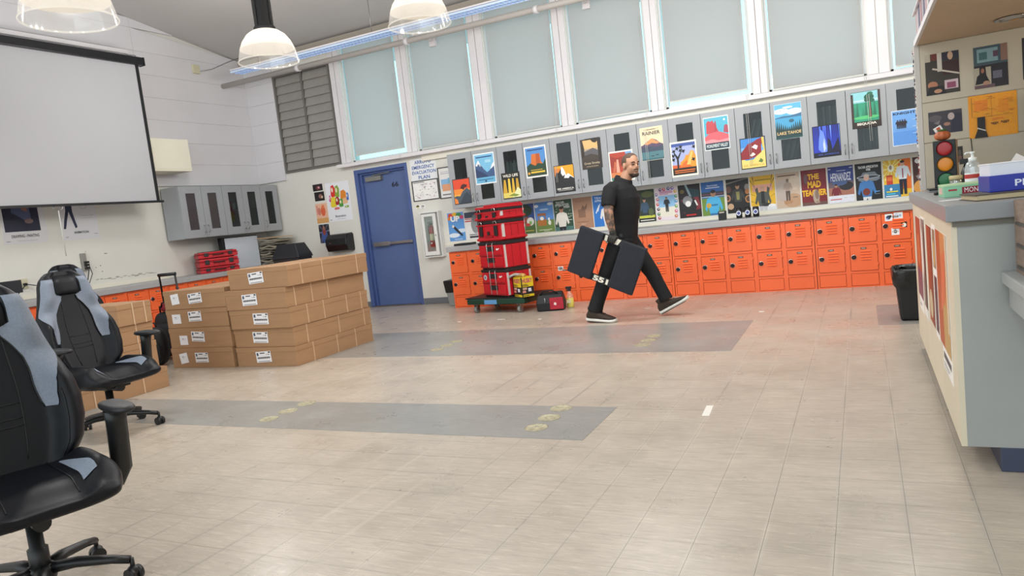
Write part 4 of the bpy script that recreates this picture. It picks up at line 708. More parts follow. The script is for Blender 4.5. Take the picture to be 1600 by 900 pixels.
# ================================================================ gaming chairs
leath=mat('black_leatherette','0b0e15',.45,spec=.28,noise=.15,scale=8,bump=.08,bscale=300); leath2=mat('navy_leatherette','12151d',.45,noise=.1,scale=8,bump=.08,bscale=300)
meshf=mat('grey_mesh_fabric','838c9b',.7,noise=.12,scale=120,bump=.3,bscale=400)
wT=[(0,.38),(.06,.46),(.14,.53),(.25,.575),(.36,.585),(.46,.56),(.54,.515),(.62,.465),(.72,.415),(.82,.375),(.9,.35),(.96,.315),(1,.26)]
def b_w(v): return lerpt(wT,v)
def b_front(u,v):
    a=abs(u); bol=.085*sm(.5,.82,a)*sm(-.05,.15,v)*(1-sm(.48,.66,v)); wing=.045*sm(.35,.8,a)*sm(.62,.8,v)
    ed=max(0,1-a**9)**.5
    return -(.045+bol+wing)*ed*(1-.5*sm(.93,1,v))-.01*math.sin(v*6)*0
def S_back(u,v,off=0):
    L=.74; rec=R(13); x=u*b_w(v)/2; y=b_front(u,v)-off; t=v*L
    curve=.03*math.sin(v*math.pi)*-1
    yy=y-curve*.6
    return (x,.20+t*math.sin(rec)+yy*math.cos(rec),.44+t*math.cos(rec)+yy*math.sin(rec)*-1*-.0+0)
def chair(label,loc,rz,base_rot=0,armz=.66):
    t=thing('gaming_chair',label,'chair',loc,rz,'black and grey gaming chairs')
    rings=[]; n=44
    def back_pt(u,v):
        p=S_back(u,v); rec=R(13); b=.05*max(0,1-abs(u)**4)**.5*(1-.4*sm(.9,1,v)); L=.74; tt=v*L
        return (u*b_w(v)/2,.20+tt*math.sin(rec)+b+.03*math.sin(v*math.pi)*.6,.44+tt*math.cos(rec))
    for j in range(65):
        v=j/64; r=[S_back(-1+2*i/n,v) for i in range(n+1)]+[back_pt(1-2*i/n,v) for i in range(1,n)]
        rings.append(r)
    # round the very top / bottom
    def shrink(r,k,dz):
        c=Vector((0,0,0))
        for p in r: c+=Vector(p)
        c/=len(r); return [tuple(c+(Vector(p)-c)*k+Vector((0,0,dz))) for p in r]
    rings.append(shrink(rings[-1],.8,.02)); rings.append(shrink(rings[-1],.55,.012)); rings.insert(0,shrink(rings[0],.85,-.015))
    bk=MB().loft(rings).build('backrest',leath,t)
    ui=[(.31,.57),(.335,.50),(.37,.48),(.45,.46),(.55,.5),(.62,.5),(.70,.40),(.75,.28),(.79,.26),(.82,.5),(.97,.56)]
    uo=[(.31,.60),(.335,.655),(.40,.67),(.48,.72),(.53,.80),(.58,.93),(.61,.985),(.97,.985)]
    for s in (-1,1):
        MB().grid(lambda a,b:S_back(s*(lerpt(ui,.33+.64*b)+(lerpt(uo,.33+.64*b)-lerpt(ui,.33+.64*b))*a),.33+.64*b,.0065),10,64).build('mesh_panel',meshf,bk,fix=False)
        MB().tube([S_back(s*lerpt(ui,v),v,.006) for v in [.33+.45*k/14 for k in range(15)]],.003,6).tube([S_back(s*(.22+.1*v),v,.002) for v in [.08+.66*k/14 for k in range(15)]],.002,6).tube([S_back(s*.72,v,.003) for v in [.06+.36*k/12 for k in range(13)]],.002,6).build('seam_piping',black_pl,bk)
    for v in (.26,.30,.38): MB().tube([S_back(u*.25,v,.002) for u in (-1,-.5,0,.5,1)],.002,6).build('stitch_line',black_pl,bk)
    hp=MB()
    hp.grid(lambda a,b:S_back((-1+2*a)*.5*(1-.06*math.cos(b*math.pi)**2),.80+.2*b,.028*(max(0,1-(2*a-1)**4)*max(0,1-(2*b-1)**6))**.5+.003),12,12); hp.build('head_pillow',leath,bk,fix=False)
    # seat
    def s_w(q): return .53*(.84+.16*sm(0,.3,q))*(1-.10*sm(.85,1,q))
    def s_top(u,q):
        a=abs(u); return .452+.08*sm(.42,.8,a)*sm(.05,.4,q)*(1-.55*sm(.8,1,q))-.045*sm(.75,1.02,q)+.014*(1-a*a)
    def s_surf(u,q): return .415+(s_top(u,q)-.415)*max(0,1-abs(u)**(2/.55))**.3
    rings=[]
    for j in range(23):
        q=j/22; y=.24-.52*q; w=s_w(q)/2; zm_=.415; zb_=.345+.025*sm(.75,1,q); r=[]
        for i in range(64):
            th=math.pi-2*math.pi*i/64; cu=math.copysign(abs(math.cos(th))**.55,math.cos(th)); sv=math.copysign(abs(math.sin(th))**.6,math.sin(th))
            r.append((w*cu,y,zm_+(s_top(cu,q)-zm_)*sv if sv>=0 else zm_+(zm_-zb_)*sv))
        rings.append(r)
    rings.append([(p[0]*.96,p[1]-.02,.41+(p[2]-.41)*.82) for p in rings[-1]]); rings.append([(p[0]*.93,p[1]-.014,.41+(p[2]-.41)*.7) for p in rings[-1]]); rings.append([(p[0]*.85,p[1]-.007,.41+(p[2]-.41)*.5) for p in rings[-1]])
    se=MB().loft(rings).build('seat',leath,t)
    for s in (-1,1):
        MB().grid(lambda a,b:(lambda q,u:(s_w(q)/2*u*s,.24-.52*q,s_surf(u,q)+.005))(.30+.58*b,.50+.02*b+(.02+.17*b)*a),6,14).build('accent_strip',meshf,se,fix=False)
        MB().tube([(s*.11,.24-.52*q-.0,s_surf(.43,q)+.003) for q in [.1+.85*k/10 for k in range(11)]],.002,6).build('seam_piping',black_pl,se)
        # arms
        ax=s*.325; 
        ar=MB().tube([(s*.2,.0,.37),(ax*.96,.0,.365),(ax,.0,.40),(ax,-.03,.60),(ax,-.04,armz-.015)],[.022,.024,.026,.026,.03],10,flat=1.5).build('armrest_post',black_pl,t)
        ap=MB().ell((ax,-.06,armz),(.047,.14,.02),16,9,2.6).build('arm_pad',mat('soft_arm_pad','1b1c1f',.5),t)
    # mechanism, column, base
    MB().box((-.09,-.13,.325),(.09,.13,.36)).cyl((0,-.16,.33),(0,-.08,.33),.03,n=12).tube([(.08,0,.345),(.2,.0,.34),(.27,-.01,.335)],.007,6).build('tilt_mechanism',black_pl,t)
    MB().lathe([(.035,.09),(.035,.2),(.026,.205),(.026,.33)],16).build('gas_column',black_pl,t)
    MB().lathe([(.045,.075),(.05,.09),(.05,.125),(.04,.135)],16).build('hub',black_pl,t)
    for k in range(5):
        a=base_rot+k*2*math.pi/5; c,s=math.cos(a),math.sin(a)
        MB().tube([(.03*c,.03*s,.115),(.12*c,.12*s,.118),(.24*c,.24*s,.10),(.30*c,.30*s,.085)],[.03,.027,.022,.02],8,flat=.75,up=(0,0,1)).build('base_leg',black_pl,t)
        cs=MB(); px,py=.305*c,.305*s; ca=a+.9; cx,cy=math.cos(ca),math.sin(ca)
        cs.cyl((px,py,.05),(px,py,.09),.009,n=8)
        for sg in (-1,1): cs.cyl((px+cx*.006*sg,py+cy*.006*sg,.027),(px+cx*.026*sg,py+cy*.026*sg,.027),.027,n=14)
        cs.ell((px,py,.04),(.024,.024,.022),10,6); cs.build('caster',mat('caster_black','1a1a1c',.4),t)
    return t
chair('black gaming chair with grey mesh wings, nearest in the left foreground',(-2.82,1.48,0),R(72),R(40))
chair('black gaming chair with grey mesh wings, second, in front of the brown cartons',(-4.94,3.25,0),R(87),R(22))
chair('black gaming chair mostly hidden behind the second chair, only its headrest top and armrests showing',(-7.32,4.77,0),R(86),R(10)).scale=(1.03,1.03,1.04)
# ================================================================ bags behind the chairs
nyl=mat('black_nylon','15161a',.6,noise=.2,scale=30,bump=.2,bscale=120); rednyl=mat('red_nylon','8d1f2e',.6,noise=.2,scale=30,bump=.2,bscale=120)
rb=thing('rolling_bag','black rolling bag with extended telescopic handle beside the carton stack','bag',(-7.42,5.78,0),R(20))
MB().ell((0,0,.29),(.17,.12,.27),18,12,4).build('body',nyl,rb)
MB().ell((0,-.13,.24),(.14,.05,.19),14,9,3.5).build('front_pocket',nyl,rb)
MB().tube([(-.1,.09,.5),(-.11,.09,.98),(.09,.09,.98),(.1,.09,.5)],.012,8).build('telescopic_handle',black_pl,rb)
MB().cyl((-.12,.09,.985),(.1,.09,.985),.02,n=10).build('handle_grip',black_pl,rb)
MB().tube([(-.09,-.03,.54),(-.08,-.05,.62),(.05,-.05,.63),(.09,-.03,.54)],.011,7).build('carry_strap',nyl,rb)
for s in (-1,1): MB().cyl((s*.13,.08,.035),(s*.165,.08,.035),.035,n=12).build('wheel',black_pl,rb)
rd=thing('red_bag','small dark red bag resting on top of the black rolling bag','bag',(-7.33,5.76,.555),R(15))
MB().ell((0,0,.055),(.13,.09,.055),14,8,3).build('body',rednyl,rd)
MB().tube([(-.09,-.08,.06),(-.06,-.09,.115),(.02,-.09,.12),(.06,-.08,.06)],.01,6).build('strap',nyl,rd)
bp=thing('backpack','black backpack on the floor in front of the rolling bag','backpack',(-7.15,5.30,0),R(35))
MB().ell((0,0,.22),(.16,.10,.22),16,11,3).build('body',nyl,bp); MB().ell((0,-.1,.16),(.12,.05,.13),14,9,3).build('pocket',nyl,bp)
MB().tube([(-.05,.04,.43),(-.03,.05,.48),(.03,.05,.48),(.05,.04,.43)],.009,6).build('top_loop',nyl,bp)
# ================================================================ left counter objects
redp=mat('tool_case_red','c01826',.36,noise=.06,scale=5); redd=mat('tool_case_dark_red','9a1420',.4); blk=mat('tool_case_black','1c1b1d',.5); silver=mat('wire_silver','c8c6c2',.25,.9)
def small_case(label,loc,rz,h,w=.56,d=.42):
    t=thing('tool_case',label,'tool case',loc,rz,'red tool cases on the left counter')
    MB().box((-w/2,0,0),(w/2,d,h*.55)).build('base_shell',redp,t,bev=.012)
    MB().box((-w/2-.008,-.008,h*.55),(w/2+.008,d+.008,h*.64)).build('rim',redd,t,bev=.004)
    MB().box((-w/2+.006,.006,h*.64),(w/2-.006,d-.006,h-.008)).build('lid',redp,t,bev=.012)
    MB().box((-w/2+.05,.05,h-.008),(w/2-.05,d-.05,h)).build('lid_deck',blk,t)
    for x in (-.17,.17): MB().box((x-.03,-.022,h*.3),(x+.03,-.004,h*.8)).build('latch',blk,t,bev=.004)
    MB().tube([(-.07,-.01,h*.5),(-.07,-.04,h*.5),(.07,-.04,h*.5),(.07,-.01,h*.5)],.009,6).build('handle',blk,t)
    for x in (-.08,0,.08): MB().box((x-.005,-.004,.01),(x+.005,.0,h*.5)).build('rib',redd,t)
cy=7.75
small_case('red and black tool case, bottom of the stack on the left counter',(-8.68,cy,.872),R(58),.09)
small_case('red tool case in the middle of the stack on the left counter',(-8.68,cy,.962),R(58),.13)
small_case('slim red tool case on top of the stack on the left counter',(-8.68,cy,1.092),R(58),.10)
wbd=thing('white_board','white board with black edge leaning under the left wall cabinets','board',(-9.02,8.5,.872),R(90))
MB().box((-.31,-.03,0),(.37,.03,.49)).build('panel',mat('board_white','d4dbe4',.35),wbd); MB().box((-.37,-.028,0),(-.31,.05,.5)).box((-.37,-.02,.49),(.38,.05,.505)).build('edge',black_pl,wbd)
pk=thing('paper_stack','untidy stack of folded grey-brown paper bags in the corner on the left counter','paper stack',(-8.80,9.05,.872))
random.seed(9)
for k in range(11):
    ph=random.uniform(0,6); zz=.012+k*.036
    MB().loft([[(x,y*1.0,zz+.009*math.sin(x*22+ph)+.012*math.sin(x*9+ph*2)) for y in (-.17,.17)]+[(x,y,zz+.022+.009*math.sin(x*22+ph)+.012*math.sin(x*9+ph*2)) for y in (.17,-.17)] for x in [-.2+.4*i/16+random.uniform(-.004,.004) for i in range(17)]]).build('folded_bag',mat('paper_%d'%(k%3),['8d8574','a39b8a','6f6a5f'][k%3],.8),pk,(random.uniform(-.02,.05),0,0))
MB().box((-.2,-.19,.425),(.28,.15,.435)).build('top_sheet',mat('kraft_tan','c9a06c',.7),pk,rot=(0,.02,.15))
bn=thing('tapered_bin','black tapered bin top rising behind the carton stack near the corner','bin',(-7.80,8.35,0),R(10))
MB().loft([[(-.17,-.15,0),(.17,-.15,0),(.17,.15,0),(-.17,.15,0)],[(-.22,-.19,.95),(.22,-.19,.95),(.22,.19,.95),(-.22,.19,.95)]],smooth=False).build('body',blk,bn,bev=.01)
MB().loft([[(-.235,-.2,.95),(.235,-.2,.95),(.235,.2,.95),(-.235,.2,.95)],[(-.225,-.19,1.0),(.225,-.19,1.0),(.225,.19,1.0),(-.225,.19,1.0)],[(-.16,-.13,1.17),(.16,-.13,1.17),(.16,.13,1.17),(-.16,.13,1.17)]],smooth=False).build('hood',mat('bin_hood','14161c',.45),bn,bev=.01)
mn=thing('small_monitor','small dark monitor on the left counter at the picture edge','monitor',(-8.95,4.93,.872),R(78))
MB().box((-.12,-.01,.10),(.12,.02,.25)).build('screen',black_pl,mn,bev=.006); MB().box((-.11,-.012,.11),(.11,-.0095,.24)).build('display',mat('display_dark','2a2d33',.2),mn); MB().box((-.02,.0,.01),(.02,.02,.11)).box((-.07,-.05,0),(.07,.06,.012)).build('stand',black_pl,mn)
tb=tag(MB().box((-.15,-.06,0),(.15,.06,.02)).build('black_tool_tray',blk,None,(-8.85,5.4,.872),(0,0,R(85)),bev=.005),'flat black tray on the left counter below the outlet','tray')
# ================================================================ red tool stack on dolly
dl=thing('furniture_dolly','dark green flat dolly on casters carrying the red tool stack','dolly',(-4.22,8.33,0),R(-10))
gr=mat('dolly_green','123a2a',.5,noise=.2,scale=10)
MB().box((-.46,-.29,.115),(.46,-.21,.185)).box((-.46,.21,.115),(.46,.29,.185)).box((-.46,-.21,.115),(-.38,.21,.185)).box((.38,-.21,.115),(.46,.21,.185)).box((-.38,-.21,.16),(.38,.21,.185)).build('deck',gr,dl,bev=.008)
MB().box((-.50,-.27,.185),(.48,.27,.20)).build('rubber_mat',blk,dl)
MB().box((-.17,-.293,.12),(.03,-.2905,.175)).build('tape_label',mat('blue_tape','5f95c8',.5),dl,label='blue tape strip')
for x in (-.36,.34):
    for y in (-.22,.22):
        c=MB().cyl((x-.018,y,.045),(x+.018,y,.045),.045,n=16).build('caster_wheel',mat('wheel_grey','8a8d88',.5),dl)
        MB().box((x-.028,y-.02,.04),(x-.022,y+.03,.115)).box((x+.022,y-.02,.04),(x+.028,y+.03,.115)).box((x-.03,y-.03,.105),(x+.03,y+.04,.115)).build('caster_fork',steel,dl)
SC=(-4.19,8.297); SR=R(-26.7); cw=.52; cd=.40
def wire_handle(t,z0,z1):
    for x in (-.06,.06): MB().tube([(x-.0,-cd/2-.012,z0),(x,-cd/2-.02,z0+.01),(x,-cd/2-.02,z1),(x,-cd/2+.0,z1+.018)],.0045,6).build('wire_bar',silver,t)
    MB().tube([(-.06,-cd/2+.0,z1+.018),(.06,-cd/2+.0,z1+.018)],.0045,6).build('wire_bar',silver,t)
def drawer_case(label,z,h,badge=False):
    t=thing('drawer_tool_box',label,'tool case',(SC[0],SC[1],z),SR,'stacked red tool cases on the dolly')
    MB().box((-cw/2,-cd/2,.02),(cw/2,cd/2,h-.035)).build('shell',redp,t,bev=.01)
    MB().box((-cw/2-.01,-cd/2-.006,h-.035),(cw/2+.01,cd/2+.006,h)).build('top_rim',blk,t,bev=.006)
    MB().box((-cw/2+.01,-cd/2+.02,0),(cw/2-.01,cd/2-.02,.02)).build('foot',blk,t)
    dh=(h-.075)/2
    for k in range(2):
        z0=.03+k*(dh+.008)
        d=MB().box((-cw/2+.02,-cd/2-.014,z0),(cw/2-.02,-cd/2,z0+dh)).build('drawer',redp,t,bev=.006)
        MB().box((-.085,-cd/2-.017,z0+dh*.45),(.085,-cd/2-.0135,z0+dh*.9)).build('handle_recess',blk,d)
        MB().box((-cw/2+.02,-cd/2-.018,z0),(cw/2-.02,-cd/2-.013,z0+.02)).build('lip',redd,d)
    t2=MB(); text_add(t2,'M',.13,h-.10,.19,h-.075,-cd/2-.0155,'f0eeee',.06) if 0 else None
    MB().prism([(.13,h-.085),(.15,h-.075),(.16,h-.09),(.175,h-.078),(.205,h-.08),(.17,h-.10),(.14,h-.102)],-cd/2-.0155,-cd/2-.0145,'y').build('bolt_emblem',mat('emblem_white','ece8e6',.5),t)
    if badge: MB().lathe([(.034,0),(.034,.002)],20).build('round_sticker',mat('sticker_grey','c9ccd0',.5),t,(-.17,-cd/2-.0145,h-.10),(R(90),0,0)); MB().lathe([(.02,0),(.02,.001)],16).build('sticker_mark',mat('mark_grey','6d7884',.5),t,(-.17,-cd/2-.0168,h-.10),(R(90),0,0))
    wire_handle(t,.03,h-.022)
    for y in (-cd/2+.012,cd/2-.03): MB().box((cw/2,y,.03),(cw/2+.006,y+.03,h-.04)).build('corner_strip',mat('strip_silver','cfcac6',.4,.2),t)
    for y in (-.06,.07): MB().box((cw/2,y-.004,.04),(cw/2+.003,y+.004,h-.04)).build('side_rib',redd,t)
def latch_case(label,z,h):
    t=thing('latched_tool_box',label,'tool case',(SC[0],SC[1],z),SR,'stacked red tool cases on the dolly')
    bh=h-.04
    MB().loft([[(-cw/2+.02,-cd/2+.015,.012),(cw/2-.02,-cd/2+.015,.012),(cw/2-.02,cd/2-.015,.012),(-cw/2+.02,cd/2-.015,.012)],[(-cw/2-.012,-cd/2-.01,.03),(cw/2+.012,-cd/2-.01,.03),(cw/2+.012,cd/2+.01,.03),(-cw/2-.012,cd/2+.01,.03)],[(-cw/2-.012,-cd/2-.01,.05),(cw/2+.012,-cd/2-.01,.05),(cw/2+.012,cd/2+.01,.05),(-cw/2-.012,cd/2+.01,.05)],[(-cw/2+.008,-cd/2+.008,.06),(cw/2-.008,-cd/2+.008,.06),(cw/2-.008,cd/2-.008,.06),(-cw/2+.008,cd/2-.008,.06)],[(-cw/2+.008,-cd/2+.008,bh),(cw/2-.008,-cd/2+.008,bh),(cw/2-.008,cd/2-.008,bh),(-cw/2+.008,cd/2-.008,bh)]],smooth=False).build('shell',redp,t,bev=.005)
    MB().box((-cw/2+.012,-cd/2+.012,0),(cw/2-.012,cd/2-.012,.013)).build('foot',blk,t)
    MB().box((-cw/2-.004,-cd/2-.004,bh-.012),(cw/2+.004,cd/2+.004,bh+.005)).build('seal_rim',redp,t)
    MB().box((-cw/2+.01,-cd/2+.01,bh+.005),(cw/2-.01,cd/2-.01,h)).build('lid',blk,t,bev=.006)
    for x in (-.16,.16):
        MB().box((x-.03,-cd/2-.018,bh*.35),(x+.03,-cd/2+.01,bh*.92)).build('latch',blk,t,bev=.006)
        MB().tube([(x-.035,-cd/2-.01,bh),(x-.03,-cd/2-.012,h-.003),(x+.03,-cd/2-.012,h-.003),(x+.035,-cd/2-.01,bh)],.0055,6).build('latch_wire',silver,t)
    MB().box((-.08,-cd/2-.006,bh*.22),(.08,-cd/2+.01,bh*.4)).build('grip',redd,t); MB().box((-.03,-cd/2-.008,bh*.42),(.01,-cd/2+.01,bh*.62)).build('front_notch',blk,t)
    MB().box((cw/2-.008,-cd/2+.02,.06),(cw/2+.004,-cd/2+.06,bh)).build('corner_strip',mat('strip_silver'),t)
    for y in (-.03,.08): MB().box((cw/2-.008,y-.004,.06),(cw/2-.003,y+.004,bh)).build('side_rib',redd,t)
    MB().cyl((cw/2+.008,cd/2-.02,.02),(cw/2+.008,cd/2-.02,h),.005,n=6).build('edge_wire',silver,t)
drawer_case('red two-drawer tool box with a round grey sticker, bottom of the dolly stack',.20,.355,True)
drawer_case('red two-drawer tool box, second from the bottom of the dolly stack',.555,.35)
latch_case('red tool box with black latches, middle of the dolly stack',.905,.265)
latch_case('shallow red tool box with black latches, second from the top of the dolly stack',1.17,.16)
t=thing('tool_organizer','thin red organizer case lying on top of the dolly stack','tool case',(SC[0],SC[1],1.33),SR,'stacked red tool cases on the dolly')
MB().box((-cw/2+.01,-cd/2+.0,0),(cw/2-.01,cd/2,.03)).build('base_shell',redp,t,bev=.006); MB().box((-.06,-cd/2-.0,.03),(cw/2-.02,cd/2-.01,.05)).build('lid',redp,t,bev=.006); MB().box((-cw/2+.03,-cd/2+.02,.03),(-.08,cd/2-.05,.038)).build('clear_lid',mat('clear_lid_grey','b9aaa8',.2),t)
# yellow carton with gloves rag
hk=thing('yellow_bag_box','yellow and black printed trash bag carton on the dolly','box',(-3.86,8.075,.20),R(-38))
yel=mat('carton_yellow','ddc01c',.5); bw_,bd_,bh_=.225,.17,.245
MB().box((-bw_/2,-bd_/2,0),(bw_/2,bd_/2,bh_)).build('carton',yel,hk)
pr=MB()
def fq(face,u0,v0,u1,v1,c,L=.0008):
    w=bd_ if face=='x' else bw_; a0=-w/2+w*u0; a1=-w/2+w*u1; z0=bh_*v0; z1=bh_*v1
    if face=='x': pr.add([(bw_/2+L,a0,z0),(bw_/2+L,a1,z0),(bw_/2+L,a1,z1),(bw_/2+L,a0,z1)],[(0,1,2,3)],c)
    else: pr.add([(a0,-bd_/2-L,z0),(a1,-bd_/2-L,z0),(a1,-bd_/2-L,z1),(a0,-bd_/2-L,z1)],[(0,1,2,3)],c)
for F in ('x','y'):
    fq(F,0,.12,1,.5,'1c1a1c'); fq(F,.05,.2,.35,.32,'d88a7a',.0011); fq(F,.1,.36,.45,.46,'caa28a',.0011); fq(F,.55,.25,.8,.42,'d8d8e4',.0011); fq(F,.0,0,.09,1,'17171a',.0011); fq(F,.05,.54,.6,.58,'2a2a2c',.0011); fq(F,.05,.61,.5,.64,'2a2a2c',.0011); fq(F,.1,.04,.6,.08,'2a2a2c',.0011)
pr.build('print',INK,hk,fix=False)
tt=MB(); text_add(tt,'HUSKY',-bw_/2+.03,bh_*.7,bw_/2-.015,bh_*.93,-bd_/2-.0012,'b3186a',.03)
vs,fs=text_geo('HUSKY',.03); tt.add([(bw_/2+.0012,-bd_/2+.02+u*(bd_-.03),bh_*(.7+.23*v)) for u,v in vs],fs,'b3186a')
tt.build('lettering',INK,hk,fix=False)
rg=thing('work_gloves','crumpled tan work gloves lying on the yellow carton','gloves',(-3.90,8.09,.445),R(-20))
MB().ell((0,0,.02),(.09,.06,.022),14,7,2.2).ell((-.05,-.03,.03),(.05,.04,.02),10,6).tube([(.05,-.02,.02),(.1,-.04,.02),(.12,-.06,.01)],[.02,.018,.01],8).build('tan_glove',mat('glove_tan','d9b56a',.8,noise=.25,scale=30,bump=.3,bscale=60),rg)
MB().tube([(-.02,-.07,.035),(-.08,-.08,.02),(-.12,-.085,-.02)],[.02,.025,.015],8,flat=.6).ell((.0,-.05,.035),(.06,.035,.014),10,6).build('grey_cuff',mat('glove_grey','aeb0b2',.8,noise=.2,scale=30),rg)
# tool bag + spray bottle + wastebasket
tbg=thing('tool_bag','black and red canvas tool bag on the floor beside the dolly','bag',(-3.52,8.11,0),R(12))
MB().loft([[(-.17,-.09,0),(.17,-.09,0),(.17,.09,0),(-.17,.09,0)],[(-.175,-.1,.1),(.175,-.1,.1),(.175,.1,.1),(-.175,.1,.1)],[(-.16,-.06,.19),(.16,-.06,.20),(.16,.06,.20),(-.16,.06,.19)],[(-.15,-.02,.22),(.15,-.02,.235),(.15,.02,.235),(-.15,.02,.22)]],smooth=False).build('body',nyl,tbg,bev=.02,seg=3)
MB().box((.0,-.108,.02),(.17,-.097,.165)).build('red_pocket',mat('bag_red','b01830',.6,noise=.2,scale=30),tbg,bev=.01)
tx=MB(); tx.add([(.05,-.1095,.08),(.08,-.1095,.07),(.085,-.1095,.10),(.06,-.1095,.11)],[(0,1,2,3)],'e8d8d4'); tx.build('print',INK,tbg,fix=False)
MB().tube([(-.12,-.05,.2),(-.08,-.06,.25),(.04,-.06,.25),(.1,-.05,.21)],.01,6).build('handle_strap',nyl,tbg); MB().tube([(-.06,-.098,.17),(-.055,-.104,.12),(-.06,-.104,.1)],.006,6).build('zip_pull',steel,tbg)
spb=thing('spray_bottle','clear spray bottle with yellow liquid and black trigger by the tool bag','bottle',(-3.33,8.27,0))
MB().lathe([(.04,0),(.044,.01),(.044,.115)],16).build('liquid',mat('yellow_liquid','e8d83a',.3),spb)
MB().lathe([(.046,0),(.046,.12),(.04,.15),(.02,.19),(.018,.205)],16).build('bottle',mixmat('bottle_plastic',[('x','ffffff',.78,0),('d','eeeeea',.14,0),('g','ffffff',.08,.1)]),spb)
MB().box((-.03,-.047,.06),(.025,-.0465,.1)).build('label',mat('label_pale','f0e6c0',.5),spb)
MB().box((-.02,-.018,.205),(.02,.018,.235)).box((-.045,-.014,.235),(.03,.014,.262)).box((-.04,-.006,.2),(-.03,.006,.24)).build('trigger_head',black_pl,spb,bev=.004)
wbk=thing('wastebasket','grey wastebasket with black liner beside the left end of the lockers','bin',(-5.42,9.05,0))
MB().loft([[(-.09,-.09,0),(.09,-.09,0),(.09,.09,0),(-.09,.09,0)],[(-.12,-.12,.36),(.12,-.12,.36),(.12,.12,.36),(-.12,.12,.36)]],smooth=False).build('bin',mat('bin_grey','8f9492',.5),wbk,bev=.01)
MB().loft([[(-.113,-.113,.2),(.113,-.113,.2),(.113,.113,.2),(-.113,.113,.2)],[(-.128,-.128,.37),(.128,-.128,.37),(.128,.128,.37),(-.128,.128,.37)],[(-.118,-.118,.38),(.118,-.118,.38),(.118,.118,.38),(-.118,.118,.38)]],smooth=False).build('liner',mat('liner_black','1a1b1d',.35,noise=.3,scale=20,bump=.5,bscale=30),wbk)
# litter and tape on the floor
tag(MB().box((-.02,-.1,.0003),(.02,.1,.0016)).build('floor_tape',mat('tape_white','e8e4dc',.5),None,(-.852,4.013,0),(0,0,R(3))),'short white strip of tape on the floor in the right foreground','tape')
random.seed(21)
for k,(px,py,lab) in enumerate([(-4.5,7.5,'paper scrap on the floor left of the dolly'),(-3.95,7.55,'long thin paper scrap on the floor in front of the dolly'),(-3.4,7.45,'tiny paper scrap on the floor near the tool bag'),(-2.25,7.9,'tiny paper scrap on the floor between the man\'s feet'),(-.95,7.35,'torn white paper scrap on the floor by the right-hand lockers')]):
    n=7; pts=[((.05 if k==1 else .03)*math.cos(2*math.pi*i/n)*random.uniform(.6,1.3),(.012 if k==1 else .025)*math.sin(2*math.pi*i/n)*random.uniform(.6,1.3)) for i in range(n)]
    tag(MB().prism(pts,.0002,.003,'z').build('paper_scrap',mat('tape_white'),None,(px,py,0)),lab,'litter')
# ================================================================ the man
man=thing('person','man in black polo, black trousers and brown shoes walking right carrying a carpeted dolly','person',(-2.25,7.25,0))
def skin_mat():
    m=mat('skin','b98a70',.5,noise=.12,scale=18); nt=m.node_tree; b=nt.nodes['Principled BSDF']; N=nt.nodes.new; Lk=nt.links.new
    tc=N('ShaderNodeTexCoord'); sp=N('ShaderNodeSeparateXYZ'); Lk(tc.outputs['Object'],sp.inputs[0])
    def lt(s,v,op='LESS_THAN'):
        k=N('ShaderNodeMath'); k.operation=op; Lk(s,k.inputs[0]); k.inputs[1].default_value=v; return k.outputs[0]
    def mul(a,c):
        k=N('ShaderNodeMath'); k.operation='MULTIPLY'; Lk(a,k.inputs[0]); Lk(c,k.inputs[1]); return k.outputs[0]
    d2=N('ShaderNodeVectorMath'); d2.operation='DISTANCE'; Lk(tc.outputs['Object'],d2.inputs[0]); d2.inputs[1].default_value=(.20,-.045,1.487)
    rr=N('ShaderNodeMapRange'); rr.inputs[1].default_value=.075; rr.inputs[2].default_value=.05; rr.inputs[4].default_value=.5; Lk(d2.outputs['Value'],rr.inputs[0])
    m0=N('ShaderNodeMix'); m0.data_type='RGBA'; Lk(b.inputs['Base Color'].links[0].from_socket,m0.inputs[6]); m0.inputs[7].default_value=lin('4a352b'); Lk(rr.outputs[0],m0.inputs[0]); Lk(m0.outputs[2],b.inputs['Base Color'])
    mask=mul(lt(sp.outputs[1],-.13),lt(sp.outputs[2],1.36))     # inked right arm
    n=N('ShaderNodeTexNoise'); n.inputs['Scale'].default_value=26; n.inputs['Detail'].default_value=4; Lk(tc.outputs['Object'],n.inputs['Vector'])
    rp=N('ShaderNodeMapRange'); rp.inputs[1].default_value=.38; rp.inputs[2].default_value=.56; rp.inputs[3].default_value=.15; rp.inputs[4].default_value=.9; Lk(n.outputs[0],rp.inputs[0])
    mx=N('ShaderNodeMix'); mx.data_type='RGBA'; old=b.inputs['Base Color'].links[0].from_socket; Lk(old,mx.inputs[6]); mx.inputs[7].default_value=lin('4a443f'); Lk(mul(mask,rp.outputs[0]),mx.inputs[0]); Lk(mx.outputs[2],b.inputs['Base Color']); return m
SKIN=skin_mat()
def ering(c,rx,ry,n=20,tilt=0,yaw=0):
    r=[]
    for k in range(n):
        a=2*math.pi*k/n; x=rx*math.cos(a); y=ry*math.sin(a); xx=x*math.cos(yaw)-y*math.sin(yaw); yy=x*math.sin(yaw)+y*math.cos(yaw); r.append((c[0]+xx,c[1]+yy,c[2]+xx*tilt))
    return r
def remesh(o,v,it=4):
    m=o.modifiers.new('remesh','REMESH'); m.mode='VOXEL'; m.voxel_size=v; m.use_smooth_shade=True
    s=o.modifiers.new('smooth','SMOOTH'); s.iterations=it; s.factor=.5
HT=Matrix.Translation((.145,-.0,1.588))@Matrix.Rotation(R(-36),4,'Z')@Matrix.Rotation(R(2),4,'Y')
body=MB()
body.T=HT
